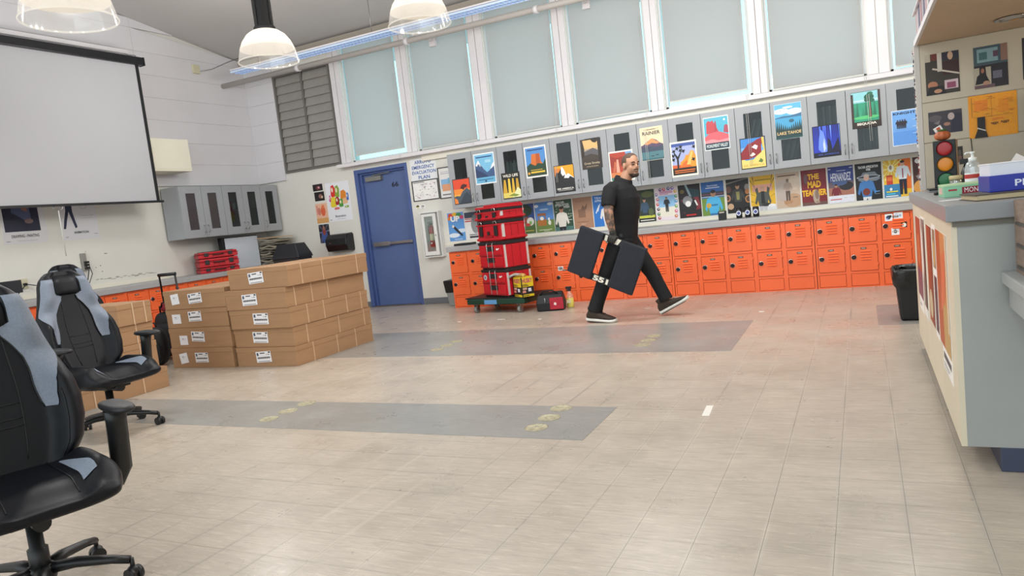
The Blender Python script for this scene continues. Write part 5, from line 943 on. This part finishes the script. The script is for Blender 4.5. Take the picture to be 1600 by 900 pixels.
body.ell((0,0,.032),(.098,.077,.093),20,14).ell((.026,0,-.04),(.072,.062,.088),18,12).ell((.099,0,-.016),(.017,.013,.022),10,8).ell((.095,0,.006),(.01,.009,.02),8,6).ell((.082,0,.022),(.02,.05,.011),12,6).ell((.094,0,-.062),(.012,.024,.009),10,6).ell((.08,0,-.098),(.026,.032,.024),12,8)
for s in (-1,1): body.ell((-.006,s*.078,-.006),(.02,.010,.033),10,8).ell((.052,s*.042,-.028),(.03,.017,.034),10,8)
body.T=None
body.tube([(.05,0,1.40),(.085,0,1.46),(.125,-.0,1.53)],[.068,.06,.058],14)
body.loft([ering((-.01,0,.84),.10,.14),ering((.01,0,1.0),.10,.135),ering((.03,0,1.2),.115,.155),ering((.03,0,1.34),.10,.16),ering((.04,0,1.41),.06,.10)])
body.tube([(-.035,-.17,1.36),(-.045,-.225,1.27),(-.05,-.258,1.14),(-.048,-.258,1.07),(-.04,-.252,.99),(-.032,-.245,.935)],[.05,.053,.047,.046,.037,.031],14)
body.tube([(.03,.17,1.36),(.01,.235,1.25),(-.015,.27,1.12),(.0,.27,1.02),(.05,.262,.90)],[.05,.052,.046,.042,.03],14)
for sx,pts in ((0,[(-.03,-.09,.86),(-.13,-.10,.62),(-.21,-.11,.46),(-.29,-.13,.28),(-.36,-.15,.1)]),(1,[(.0,.09,.86),(.13,.095,.64),(.24,.1,.46),(.305,.1,.3),(.365,.1,.14)])): body.tube(pts,[.07,.065,.05,.05,.04],12)
# left hand: palm and five fingers
body.ell((.062,.26,.855),(.022,.038,.045),12,8)
for k,(dy,L) in enumerate([(-.028,.05),(-.01,.062),(.008,.06),(.026,.048)]):
    body.tube([(.07,.26+dy,.825),(.078,.26+dy,.80),(.072,.26+dy,.80-L*.5),(.055,.26+dy,.80-L*.75)],[.0095,.009,.0085,.008],8)
body.tube([(.07,.225,.87),(.095,.215,.84),(.10,.215,.81)],[.012,.011,.009],8)
bo=body.build('body',SKIN,man); remesh(bo,.005,6)
# hair and beard shells
def shell(name,m,parts,cond):
    mb=MB()
    for c,r in parts:
        nu,nv=96,64
        for i in range(nv):
            for j in range(nu):
                P=[]
                for a,b in ((i,j),(i+1,j),(i+1,j+1),(i,j+1)):
                    t=-math.pi/2+math.pi*a/nv; p=2*math.pi*b/nu; P.append(Vector((c[0]+r[0]*math.cos(t)*math.cos(p),c[1]+r[1]*math.cos(t)*math.sin(p),c[2]+r[2]*math.sin(t))))
                if cond(sum(P,Vector())/4): mb.add([HT@p for p in P],[(0,1,2,3)],None,True)
    o=mb.build(name,m,man,fix=False); bm=bmesh.new(); bm.from_mesh(o.data); bmesh.ops.remove_doubles(bm,verts=bm.verts,dist=1e-5); bm.to_mesh(o.data); bm.free(); sd=o.modifiers.new('solid','SOLIDIFY'); sd.thickness=.0015; sd.offset=-1
shell('hair',mat('buzzed_hair','5b4a3f',.85,noise=.25,scale=200),[((0,0,.032),(.0992,.0782,.0942))],lambda p:(p.z>.075-.35*max(0,-p.x) and p.x<.066) or (p.x<-.03 and p.z>-.02) or (abs(p.y)>.05 and p.x<.03 and p.z>.03 and p.x>-.04))
shell('beard',mat('beard_dark','3d2e26',.85,noise=.3,scale=150),[((.026,0,-.04),(.0732,.0632,.0892)),((.08,0,-.098),(.0275,.0335,.0255))],lambda p:p.z<-.086+.35*max(0,.05-p.x) and p.x>.035-.2*(p.z+.086) and p.x>-.0)
shell('moustache',mat('beard_dark'),[((.080,0,-.049),(.022,.032,.009))],lambda p:p.x>.088 and p.z>-.051)
e=MB(); e.T=HT
for s in (-1,1): e.ell((.087,s*.031,.004),(.009,.0145,.005),10,6)
e.build('eyes',mat('eye_dark','2a201c',.6),man)
e=MB(); e.T=HT
for s in (-1,1): e.tube([(.098,s*.014,.026),(.096,s*.035,.03),(.082,s*.055,.025)],[.005,.0055,.003],6)
e.build('eyebrows',mat('beard_dark'),man)
# polo shirt
cloth=mat('black_polo','0d0d12',.85,noise=.2,scale=12,bump=.15,bscale=25); trou=mat('black_trousers','0b0c11',.8,noise=.25,scale=10,bump=.25,bscale=14)
sh=MB()
sh.loft([ering((-.005,0,.80),.135,.165),ering((.01,0,.88),.14,.163),ering((.03,0,1.0),.135,.158),ering((.05,0,1.14),.148,.175),ering((.052,0,1.26),.155,.188),ering((.035,0,1.36),.135,.19),ering((.03,0,1.42),.10,.15,20,-.12),ering((.05,0,1.445),.076,.082,20,-.35)])
sh.tube([(-.01,-.13,1.38),(-.035,-.185,1.355),(-.048,-.222,1.28),(-.055,-.245,1.20)],[.075,.078,.074,.070],16)
sh.tube([(.03,.13,1.38),(.02,.19,1.35),(.01,.235,1.27),(.0,.26,1.19)],[.075,.078,.074,.070],16)
so=sh.build('polo_shirt',cloth,man); remesh(so,.007,4)
MB().loft([ering((.054,0,1.428),.092,.096,24,-.45),ering((.062,0,1.455),.086,.086,24,-.5),ering((.068,0,1.47),.078,.078,24,-.5),ering((.066,0,1.455),.073,.074,24,-.5)],caps=False).build('collar',cloth,man)
MB().box((.168,-.05,1.33),(.2,-.035,1.42)).build('button_placket',cloth,man,rot=(0,R(0),0)) if 0 else None
# trousers
tr=MB(); tr.ell((-.005,0,.83),(.14,.165,.11),20,12,2.4)
tr.tube([(-.02,-.085,.84),(-.075,-.095,.72),(-.135,-.10,.60),(-.205,-.11,.47),(-.26,-.125,.33),(-.315,-.14,.2),(-.345,-.148,.115)],[.108,.105,.095,.08,.076,.076,.082],16)
tr.tube([(.01,.085,.84),(.08,.09,.72),(.155,.095,.60),(.24,.10,.46),(.29,.10,.34),(.335,.10,.24),(.365,.10,.165)],[.108,.102,.092,.078,.072,.07,.073],16)
to=tr.build('trousers',trou,man); remesh(to,.008,3)
MB().loft([ering((-.003,0,.875),.142,.166,24),ering((-.003,0,.905),.142,.165,24)],caps=False).build('belt',black_pl,man)
# shoes
def shoe(M):
    M=M@Matrix.Scale(1.12,4)
    brown=mat('shoe_brown','3d3128',.75,noise=.2,scale=40,bump=.2,bscale=120); sole=mat('sole_white','dedcd6',.5)
    prof=[(-.09,.03,.005,.075),(-.075,.038,.0,.10),(-.04,.04,.0,.115),(.0,.042,.0,.11),(.05,.045,.0,.085),(.1,.05,.0,.068),(.15,.047,.0,.055),(.185,.035,.004,.045),(.2,.018,.01,.035)]
    def rings(lo,hi):
        out=[]
        for x,w,z0,z1 in prof:
            a=z0+.0 if lo else z0+.026; b=(z0+.03) if lo else z1; k=1.06 if lo else 1
            out.append([M@Vector((x*k,w*k*math.copysign(abs(math.cos(t))**.7,math.cos(t)),(a+b)/2+(b-a)/2*math.copysign(abs(math.sin(t))**.6,math.sin(t)))) for t in [2*math.pi*i/16 for i in range(16)]])
        return out
    u=MB().loft(rings(False,True)); u.T=None
    s_=u.tube([M@Vector((-.035,0,.08)),M@Vector((-.045,0,.14))],[.043,.045],14).build('shoe',brown,man); 
    MB().loft(rings(True,False)).build('shoe_sole',sole,s_)
    MB().box((-.08,-.038,-.004),(.16,.038,.002)).build('outsole',black_pl,s_).matrix_local=M
    lc=MB()
    for k in range(4): lc.tube([M@Vector((.03+.018*k,-.028,.1-.008*k)),M@Vector((.032+.018*k,0,.108-.009*k)),M@Vector((.03+.018*k,.028,.1-.008*k))],.003,5)
    lc.build('laces',black_pl,s_)
shoe(Matrix.Translation((-.335,-.155,.012))@Matrix.Rotation(R(-8),4,'Z')@Matrix.Rotation(R(4),4,'Y'))
shoe(Matrix.Translation((.395,.10,.062))@Matrix.Rotation(R(-4),4,'Z')@Matrix.Rotation(R(-26),4,'Y'))
# carried carpeted dolly: plane faces the camera, long axis tilted 24 degrees
cdl=thing('carpeted_dolly','charcoal carpeted furniture dolly lettered 551 carried in the man\'s hand','dolly',(-2.375,7.005,.655),rot=(0,R(24.2),0))
carpet=mat('charcoal_carpet','2b2f38',.95,noise=.35,scale=120,bump=.6,bscale=220); wood=mat('stencilled_rail','17171a',.6)
for s in (-1,1): MB().box((-.135,-.035,-.25),(.135,.01,.25)).build('carpeted_end',carpet,cdl,(s*.235,0,0),bev=.014,seg=3)
for z in (-.215,.215):
    r_=MB().box((-.36,-.0,-.035),(.36,.025,.035)).build('rail',wood,cdl,(0,.0,z))
    tx=MB(); text_add(tx,'551',-.085,-.028,.085,.028,-.0012,'e8e2d2',.05) if z<0 else tx.add([(.02,-.0012,-.03),(.06,-.0012,-.03),(.085,-.0012,.03),(.04,-.0012,.03)],[(0,1,2,3)],'e8e2d2').add([(-.09,-.0012,-.03),(-.06,-.0012,-.03),(-.06,-.0012,.03),(-.09,-.0012,.03)],[(0,1,2,3)],'e8e2d2')
    tx.build('stencil',INK,r_,fix=False)
for x in (-.3,.3):
    for z in (-.17,.17):
        MB().cyl((x-.014,.075,z),(x+.014,.075,z),.036,n=14).box((x-.02,.01,z-.03),(x+.02,.04,z+.03)).build('caster',mat('wheel_grey'),cdl)
# gloved right hand around the upper rail
gl_=MB(); ax=Vector((.912,0,-.409)); up_=Vector((.409,0,.912)); C0=Vector((-.038,-.245,.862))   # rail top edge centre, in man space
gl_.ell((-.032,-.243,.905),(.036,.026,.04),14,10,2.4)
for k,o_ in enumerate((-.034,-.012,.011,.032)):
    b=C0+ax*o_+Vector((.0,0,.012)); L=[.9,1.0,.98,.82][k]
    gl_.tube([b+up_*.024+Vector((0,.012,0)),b+up_*.022+Vector((0,-.02,0)),b+up_*.002*L+Vector((0,-.032,0)),b-up_*.034*L+Vector((0,-.027,0)),b-up_*.052*L+Vector((0,-.012,0))],[.0125,.0115,.0108,.010,.009],8)
gl_.tube([C0+ax*.03+up_*.035+Vector((0,.01,0)),C0+ax*.05+up_*.01+Vector((0,.025,0)),C0+ax*.045-up_*.02+Vector((0,.034,0))],[.014,.0125,.010],8)
gl_.tube([(-.034,-.247,.955),(-.033,-.245,.92)],[.033,.034],12)
go=gl_.build('glove',mat('grey_work_glove','35332f',.8,noise=.2,scale=40,bump=.2,bscale=80),man); remesh(go,.0035,2)
# ================================================================ service counter at the right
cg=mat('counter_grey_paint','9fa2a0',.5,noise=.06,scale=3); cpk=mat('counter_side_cream','d9cfb8',.5,noise=.05,scale=3); topm=mat('counter_top_grey','8a8c8e',.35,noise=.03,scale=6)
sc_=thing('service_counter','tall grey service counter with papered cream side panel at the right','counter',(.303,3.27,0))
MB().box((.0,.0,.10),(.02,2.31,1.005)).build('side_panel',cpk,sc_)
MB().box((.02,.0,.10),(1.6,.02,1.005)).build('front_panel',cg,sc_)
MB().box((.02,.02,.10),(1.6,2.31,.14)).build('bottom_board',cg,sc_)
MB().box((.02,2.29,.10),(1.6,2.31,1.005)).build('rear_panel',cg,sc_)
MB().box((-.018,-.03,1.005),(1.6,2.317,1.07)).build('top',topm,sc_,bev=.004)
MB().box((.13,.0,0),(1.6,2.2,.10)).build('toe_kick',mat('vinyl_base_navy','3a4258',.45),sc_,bev=.004)
MB().box((.005,-.012,.985),(1.6,.0,1.005)).build('top_shadow_strip',mat('trim_shadow','6a675c',.5),sc_)  # dark strip colours in the shadow below the countertop edge
# lower writing shelf + drawers on the right face
ls=thing('ledge_shelf','low grey shelf ledge fixed to the counter front at the right picture edge','shelf',(.46,3.268,.755))
MB().box((0,-.5,.0),(.9,0,.045)).build('ledge',mat('ledge_grey','a3a6a5',.4),ls,bev=.005)
MB().box((.02,-.46,-.09),(.9,-.02,0)).build('apron',mat('ledge_grey'),ls)
dn=mat('weathered_drawer_wood','8d7a6d',.7,noise=.25,scale=12,stretch=(1,1,5))
dv=thing('small_drawer_unit','small weathered brown drawer unit standing on the shelf at the right picture edge','drawers',(.505,3.24,.80))
MB().box((.0,-.32,0),(.012,0,.27)).box((.30,-.32,0),(.312,0,.27)).box((.012,-.32,.255),(.3,0,.27)).box((.012,-.32,0),(.3,0,.012)).box((.012,-.012,.012),(.3,0,.255)).build('case',dn,dv)
for k in range(3):
    d=MB().box((.014,-.325,.016+k*.081),(.298,-.02,.016+k*.081+.07)).build('drawer',dn,dv,bev=.003)
    MB().cyl((.156,-.325,.05+k*.081),(.156,-.345,.05+k*.081),.012,n=10).build('knob',mat('knob_dark','3a322c',.5),d)
    MB().box((-.004,-.3,.018+k*.081),(.0,-.04,.03+k*.081)).build('side_band',mat('band_dark','4a4542',.5),dv)
# papers on the counter's side panel (facing -x)
def side(label,y0,y1,z0,z1,art,**k): return poster('hanging_print',label,.303,(y0+y1)/2,z0,abs(y1-y0),z1-z0,R(-90),art,group='prints on the counter side panel',**k)
side('reddish print at the far end of the counter side panel',4.95,5.36,.42,.925,[('r',0,0,1,1,'a8452c'),('r',0,0,1,.35,'7a4a5c'),('e',.5,.6,.3,.2,'c86a3c')])
side('small white notice below the far reddish print on the counter side',5.0,5.3,.335,.415,[('r',.1,.3,.5,.5,'9a9aa8'),('r',.1,.6,.8,.65,'b8b8c0')])
side('narrow black and white print with torn edges, second along the counter side',4.62,4.90,.36,.945,[('r',.05,.02,.95,.98,'8a7f78'),('p',[(.5,0),(.9,0),(.95,1),(.6,.9)],'2a2624'),('p',[(0,.3),(.4,.5),(.3,.9),(0,.8)],'e8e2da'),('r',0,0,1,.1,'e8e8e4')])
side('dark orange print third along the counter side panel',4.19,4.50,.40,.922,[('r',0,0,1,1,'9a3f22'),('r',.6,0,1,1,'7d3220'),('e',.4,.2,.3,.15,'c8b894')])
side('narrow white-framed photo strip fourth along the counter side panel',3.97,4.15,.38,.945,[('r',.1,.62,.9,.96,'8f7a5c'),('r',.1,.05,.9,.55,'4a2a3a'),('e',.5,.75,.3,.12,'c8a46c')])
side('large orange and tan print nearest on the counter side panel',3.47,3.95,.40,.935,[('r',0,.0,1,1,'d08a52'),('p',[(0,0),(.45,0),(.4,1),(0,1)],'b5552c'),('r',.5,0,1,.4,'c09a5c'),('p',[(.3,.3),(.7,.45),(.9,.9),(.5,.8)],'d8704a'),('r',.85,.2,1,1,'d9c6a8')])
side('white caption sheet below the large orange print on the counter side',3.46,3.84,.295,.395,[('t',.08,.5,.9,.85,'3a3a40','CENTENNIAL') if 0 else ('r',.08,.5,.9,.8,'4a4a50'),('r',.08,.25,.7,.32,'9a9aa0'),('r',.08,.12,.6,.18,'9a9aa0')])
# partition behind the counter
PY=5.6; pm=mat('partition_greige','c6bdab',.6,noise=.04,scale=3)
pt=struct(MB().box((.39,PY,0),(XR,PY+.08,2.024)).build('wall_partition',pm))
for z0,z1 in ((1.072,1.380),(1.386,1.643),(1.649,2.02)): MB().box((.392,PY-.012,z0),(2.2,PY,z1)).build('panel',pm,pt)
MB().box((.36,PY-.012,1.072),(.39,PY+.08,2.024)).build('edge_strip',mat('edge_paper','c9c5c0',.6),pt)
random.seed(31)
st_=MB()
for k in range(46):
    z=1.08+k*.0205; yy=PY+random.uniform(-.005,.05); st_.box((.354,yy,z),(.36,yy+random.uniform(.015,.04),z+random.uniform(.006,.02)),random.choice(['e6e4e2','8a3a34','55565e','c9c2ba','3a3a44','b8b4b0']))
o=st_.build('edge_papers',INK,pt,fix=False); o['kind']='stuff'
# overhead cabinet
oc=thing('overhead_rack','overhead cabinet above the counter with a magazine rack on its side','cabinet',(.375,3.2,2.024))
MB().box((0,0,0),(2.2,2.4,.03)).build('soffit',mat('soffit_tan','c8ae92',.6,noise=.05,scale=2),oc)
MB().box((.03,.0,.03),(.05,2.4,.28)).build('fascia',pm,oc)
MB().box((-.012,0,-.004),(.004,2.4,.03)).box((-.012,0,.19),(.0,2.4,.2)).build('rail',trim_w,oc)
random.seed(41)
for k in range(24):
    y=.05+k*.096
    MB().box((.0+random.uniform(0,.008),y,.03),(.028,y+.085,.2+random.uniform(-.01,.04))).build('magazine',mat('mag_%d'%(k%4),['a9a3ae','8d8896','c9c2c4','b58f92'][k%4],.5),oc)
dl_=thing('recessed_downlight','recessed silver downlight in the soffit above the counter','light',(.83,5.14,2.018))
MB().lathe([(.09,0),(.085,-.004),(.07,-.004),(.062,.004)],24).build('ring',chrome,dl_); MB().lathe([(.062,-.001),(.02,-.003)],20).build('lens',mat('lens_grey','b5b2ae',.2),dl_)
def wp(label,x0,x1,z0,z1,art,**k): return poster('photo_print',label,(x0+x1)/2,PY-.0125,z0,x1-x0,z1-z0,0,art,group='photos on the partition',**k)
wp('photo collage of a workshop and a person at a desk, top left on the partition',.42,.61,1.69,1.952,[('r',0,0,1,1,'3a342f'),('r',0,.82,.16,1,'b7ae9d'),('r',.18,.84,.36,1,'6a2f26'),('r',.36,.55,.5,1,'c9c2b8'),('r',.5,.8,1,1,'2a2a3a'),('e',.75,.9,.08,.1,'c9a58a'),('r',.52,.45,.98,.78,'3a2022'),('p',[(.2,.62),(1,.42),(1,.46),(.22,.66)],'c8bfb2'),('e',.2,.24,.15,.09,'b0785a'),('p',[(.0,.0),(.6,.0),(.5,.2),(.1,.2)],'17151a'),('r',.55,.1,.95,.32,'cfb8c0'),('r',.62,.12,.88,.26,'8f4a68'),('e',.35,.08,.12,.05,'b98a6c')],border='3a342f')
wp('photo collage of a projector screen and a person in black, top right on the partition',.69,.871,1.685,1.946,[('r',0,0,1,1,'26232a'),('r',0,.55,1,1,'3f5560'),('r',.1,.62,.72,.94,'7fa0aa'),('r',.16,.68,.4,.86,'3f6a70'),('r',.58,.72,.72,.86,'5a3f54'),('r',.8,.6,1,1,'8a6a5c'),('r',0,0,.5,.5,'b3aa99'),('p',[(.02,.1),(.08,.3),(.2,.36),(.34,.34),(.46,.12)],'17141a'),('e',.25,.44,.07,.08,'8a5a4a'),('p',[(.15,.3),(.16,.5),(.25,.56),(.34,.5),(.36,.28)],'1a1416'),('e',.25,.42,.05,.06,'a06a58'),('r',.0,.0,.6,.08,'6a5058'),('r',.55,.2,.82,.38,'6a6a7c'),('e',.35,.12,.1,.05,'b08870')],border='26232a')
wp('photo of hands and a person in a dark shirt, left of the orange sheet',.423,.612,1.434,1.580,[('r',0,0,1,1,'3c3840'),('p',[(.65,0),(1,0),(1,.8),(.8,.85),(.68,.5)],'24253a'),('e',.68,.72,.1,.16,'b8a8a4'),('e',.55,.4,.1,.08,'a87a6a'),('e',.2,.7,.2,.15,'5a5258'),('p',[(.15,.5),(.35,.6),(.3,.4)],'7a7478')],border='3c3840')
og=[('r',0,0,1,1,'f2a01e'),('r',.12,.62,.4,.88,'f08a1a'),('r',.62,.55,.82,.86,'f09418')]
random.seed(51)
for k in range(34):
    u=random.uniform(.04,.85); v=random.uniform(.35,.95); og.append(('r',u,v,u+random.uniform(.03,.14),v+.006,random.choice(['a8641a','e0621a','8a5a20'])))
og+=[('r',.06,.5,.07,.95,'8a5a20'),('r',.47,.45,.475,.95,'8a5a20'),('r',.07,.48,.9,.485,'8a5a20'),('t',.45,.27,.6,.33,'5a3a1a','eggs'),('t',.65,.28,.82,.34,'5a3a1a','eggs'),('r',.48,.4,.7,.415,'e0621a'),('p',[(.1,0),(.38,0),(.33,.2),(.33,.48),(.17,.48),(.17,.2)],'1c1a1a'),('p',[(.16,.22),(.34,.14),(.34,.17),(.16,.25)],'c9c6c0')]
poster('orange_flyer','large bright orange sheet of printed notes on the partition',.78,PY-.0125,1.375,.262,.27,0,og,group=None,border='f2a01e')
wp('small dark photo behind the traffic light',.571,.607,1.234,1.337,[('r',0,0,1,1,'2a2320'),('r',.2,0,.8,.4,'7a5a4c'),('e',.5,.6,.25,.2,'58504a')],border='2a2320')
wp('dark photo at the right picture edge on the partition',.948,1.10,1.70,1.955,[('r',0,0,1,1,'2a2028'),('e',.4,.5,.3,.2,'8a4a58')],border='2a2028')
# ---- things on the counter
CT=1.07
bk=[('grey bound book under the traffic light',.44,5.22,.30,.22,.022,'77767a',0),]
tag(MB().box((-.09,-.09,0),(.09,.09,.012)).build('book',mat('book_grey','8d8b8c',.6),None,(.46,5.2,CT),bev=.002),'grey book lying under the model traffic light','book')
tag(MB().box((-.1,-.1,0),(.13,.1,.010)).build('black_tray',black_pl,None,(.47,5.2,CT+.012),bev=.003),'flat black tray under the model traffic light','tray')
tl=thing('model_traffic_light','black model traffic light with red, amber and green lenses on the counter','traffic light',(.472,5.2,CT+.022),R(-8))
MB().box((-.06,-.05,0),(.06,.05,.285)).build('housing',mat('traffic_black','1c2226',.5),tl,bev=.004)
MB().box((.06,-.045,0),(.066,.045,.28)).build('side_strip',mat('strip_wood','8a6a4a',.6),tl)
for z,c in ((.235,'a8141c'),(.14,'e08a12'),(.045,'12703c')): MB().ell((0,-.05,z),(.043,.006,.043),20,10).build('lens',mat('lens_'+c,c,.25),tl); 
for z in (.235,.14,.045): MB().lathe([(.046,0),(.046,.012),(.043,.012),(.043,0)],20,caps=False).build('lens_ring',mat('traffic_black'),tl,(0,-.05,z),(R(90),0,0))
pu=thing('pumpkin_pot','small orange pumpkin-shaped pot with a green top on the traffic light','pot',(.462,5.19,CT+.307))
def lobed(a,b):
    t=2*math.pi*a; p=-math.pi/2+math.pi*(.03+.94*b); r=.042*(1+.06*math.cos(8*t))*math.cos(p)**.8; return (r*math.cos(t),r*math.sin(t),.029+.029*math.sin(p))
MB().grid(lobed,48,12).build('pot',mat('terracotta_orange','b5623a',.5),pu)
for k in range(7): MB().ell((.014*math.cos(k),.014*math.sin(k),.062),(.012,.006,.006),8,5).build('leaf',mat('leaf_green','3f6a34',.6),pu)
sd=thing('seed_packet','small seed packet card tucked in the pumpkin pot','card',(.45,5.20,CT+.363),rot=(R(10),R(-28),0))
MB().box((-.022,-.001,0),(.022,.001,.035)).build('card',mat('shipping_label'),sd); MB().box((-.008,-.0018,.01),(.012,-.001,.028)).build('picture',mat('tomato_red','c85a3a',.5),sd)
jr=thing('glass_jar','glass jar with a pale yellow lid in front of the traffic light','jar',(.50,4.95,CT))
MB().lathe([(.034,0),(.036,.008),(.036,.06),(.03,.07)],18).build('jar',mixmat('jar_glass',[('x','e6ecea',.6,0),('d','c9c9c0',.25,0),('g','ffffff',.15,.05)]),jr); MB().lathe([(.038,.066),(.038,.086),(.034,.09)],20).build('lid',mat('lid_yellow','c9b98a',.45),jr)
mo=thing('board_game_box','pale green board game box with a red title band on the counter','box',(.352,4.03,CT))
MB().box((0,0,0),(.38,.27,.052)).build('box',mat('game_green','8fc9a4',.45),mo,bev=.002); MB().box((-.001,-.001,.052),(.381,.271,.06)).build('lid_edge',mat('game_green_light','b5d6a8',.45),mo)
pr=MB().add([(.075,-.0012,.012),(.23,-.0012,.014),(.23,-.0012,.046),(.075,-.0012,.044)],[(0,1,2,3)],'8a1c2c').add([(.02,-.0012,.03),(.055,-.0012,.03),(.055,-.0012,.038),(.02,-.0012,.038)],[(0,1,2,3)],'a8343c'); text_add(pr,'MONOPOLY',.085,.018,.222,.041,-.0018,'f2eeee',.0); pr.build('print',INK,mo,fix=False); MB().box((-.001,.07,.015),(0,.21,.045)).build('end_label',mat('end_label_pink','e0b8b0',.5),mo)
sn=thing('hand_sanitizer','clear hand sanitizer pump bottle with red and white label on the counter','bottle',(.545,4.62,CT))
MB().lathe([(.036,0),(.04,.01),(.04,.12),(.032,.15),(.016,.165)],18).build('bottle',mixmat('bottle_plastic'if 0 else 'sanitizer_plastic',[('x','ffffff',.5,0),('d','dfe8ea',.35,0),('g','ffffff',.15,.08)]),sn)
MB().lathe([(.0405,.03),(.0405,.10)],18,caps=False).build('label',mat('label_white','e8ecec',.5),sn); MB().lathe([(.041,.07),(.041,.092)],18,caps=False).build('label_band',mat('label_red','b5342c',.5),sn)
MB().lathe([(.02,.16),(.02,.18),(.007,.185),(.007,.2),(.012,.203),(.012,.212)],14).tube([(0,0,.208),(-.03,0,.208),(-.036,0,.2)],.005,6).build('pump',mat('pump_white','eceeee',.4),sn)
tag(MB().box((-.05,-.03,0),(.05,.03,.04)).build('green_carton',mat('carton_green','4f9a3a',.5),None,(.57,4.40,CT),bev=.002),'small green carton between the sanitizer and the board game box','box')
bs=thing('black_spray_bottle','black spray bottle behind the hand sanitizer','bottle',(.555,4.95,CT))
MB().lathe([(.03,0),(.033,.01),(.033,.1),(.014,.15)],14).box((-.035,-.012,.15),(.03,.012,.18)).build('bottle',black_pl,bs)
bkm=thing('old_book','worn brown book lying open-edged on the counter front','book',(.40,3.36,CT),R(6))
MB().box((0,0,0),(.36,.26,.004)).box((0,0,.022),(.36,.26,.026)).build('cover',mat('book_brown','4a4038',.6),bkm); MB().box((.006,.004,.004),(.355,.255,.022)).build('pages',mat('pages_cream','cbb994',.8,noise=.3,scale=90,stretch=(1,1,20)),bkm)
px=thing('paper_ream_box','royal blue paper box with white lettering on the counter','box',(.462,3.46,CT+.026),R(3))
MB().box((0,0,0),(.42,.22,.066)).build('box',mat('box_royal_blue','16279a',.35),px,bev=.003)
pt2=MB(); text_add(pt2,'PREMIER',.085,.018,.27,.044,-.0012,'dfe4f4',.02); pt2.add([(.168,-.0012,.054),(.174,-.0012,.060),(.18,-.0012,.054),(.174,-.0012,.048)],[(0,1,2,3)],'dfe4f4'); pt2.build('lettering',INK,px,fix=False)
rm=thing('paper_ream','thick white ream of paper stacked on the blue paper box','paper',(.467,3.48,CT+.092),R(3))
MB().box((0,0,0),(.42,.2,.045)).build('sheets',mat('ream_white','dfe1ea',.6,noise=.1,scale=60,stretch=(1,1,30)),rm); MB().box((-.002,-.002,.0455),(.422,.202,.050)).build('wrapper_top',mat('shipping_label'),rm)
tag(MB().box((-.05,-.03,0),(.05,.03,.0015)).build('name_card',mat('shipping_label'),None,(.36,3.72,CT),(0,0,R(12))),'small white name card on the counter edge','card')
tag(MB().box((-.05,-.012,0),(.05,.012,.016)).build('black_stapler',black_pl,None,(.40,4.55,CT),(0,0,R(20)),bev=.004),'small black stapler left of the board game box','stapler')
ef=thing('envelope','white window envelope leaning behind the paper box','envelope',(.70,4.7,CT),rot=(R(-18),R(35),0))
MB().box((-.05,-.001,0),(.05,.001,.19)).build('sheet',mat('shipping_label'),ef)
tf=thing('teal_frame','dark teal framed display standing behind the paper box at the right edge','frame',(.87,4.9,CT))
MB().box((-.03,0,0),(.02,.05,.25)).box((.02,0,.22),(.3,.05,.25)).build('frame',mat('teal_dark','164a50',.5),tf); MB().box((.02,.01,0),(.3,.04,.22)).build('mount',mat('mount_cream','c9bfae',.6),tf); MB().box((.05,.004,.02),(.3,.01,.19)).build('picture',mat('picture_dark','3a2430',.4),tf)
im=thing('computer_monitor','pale computer monitor with black edge high behind the teal frame','monitor',(1.0,5.35,CT))
MB().box((-.06,0,.30),(.3,.03,.56)).build('bezel',black_pl,im); MB().box((-.04,-.004,.33),(.3,.0,.53)).build('display',mat('display_pale','b5a8a8',.3),im); MB().box((.05,.0,.02),(.12,.03,.3)).box((.0,-.05,0),(.2,.1,.02)).build('stand',black_pl,im)
cb=thing('hanging_cable','thin black cable hanging down the partition','cable',(.655,PY-.016,1.08))
MB().tube([(0,0,.30),(.005,-.002,.2),(.012,-.004,.08),(.03,-.03,.0)],.0025,6).build('wire',black_pl,cb)
# trash can between counter and lockers
tc=thing('trash_can','black trash can with a black liner bag between the counter and the lockers','bin',(.36,6.72,0))
MB().loft([[(-.13,-.13,0),(.2,-.13,0),(.2,.13,0),(-.13,.13,0)],[(-.16,-.15,.4),(.22,-.15,.4),(.22,.15,.4),(-.16,.15,.4)]],smooth=False).build('can',mat('can_black','141517',.45),tc,bev=.02,seg=3)
random.seed(61)
lr=[]
for z,k in ((.27,1.0),(.30,1.04),(.35,1.08),(.40,1.1),(.425,1.09),(.43,1.02),(.41,.98)):
    lr.append([((-.165 if a<8 else .225)*0+.03+(.19*k+random.uniform(-.006,.006))*math.copysign(abs(math.cos(t))**.35,math.cos(t)),(.155*k+random.uniform(-.006,.006))*math.copysign(abs(math.sin(t))**.35,math.sin(t)),z+random.uniform(-.012,.012)) for a,t in enumerate([2*math.pi*i/28+.1 for i in range(28)])])
MB().loft(lr,caps=False).build('liner_bag',mat('liner_black'),tc)
add_point_light((1.9,4.5,1.75),9,None,.12).data.color=(1,.78,.52)
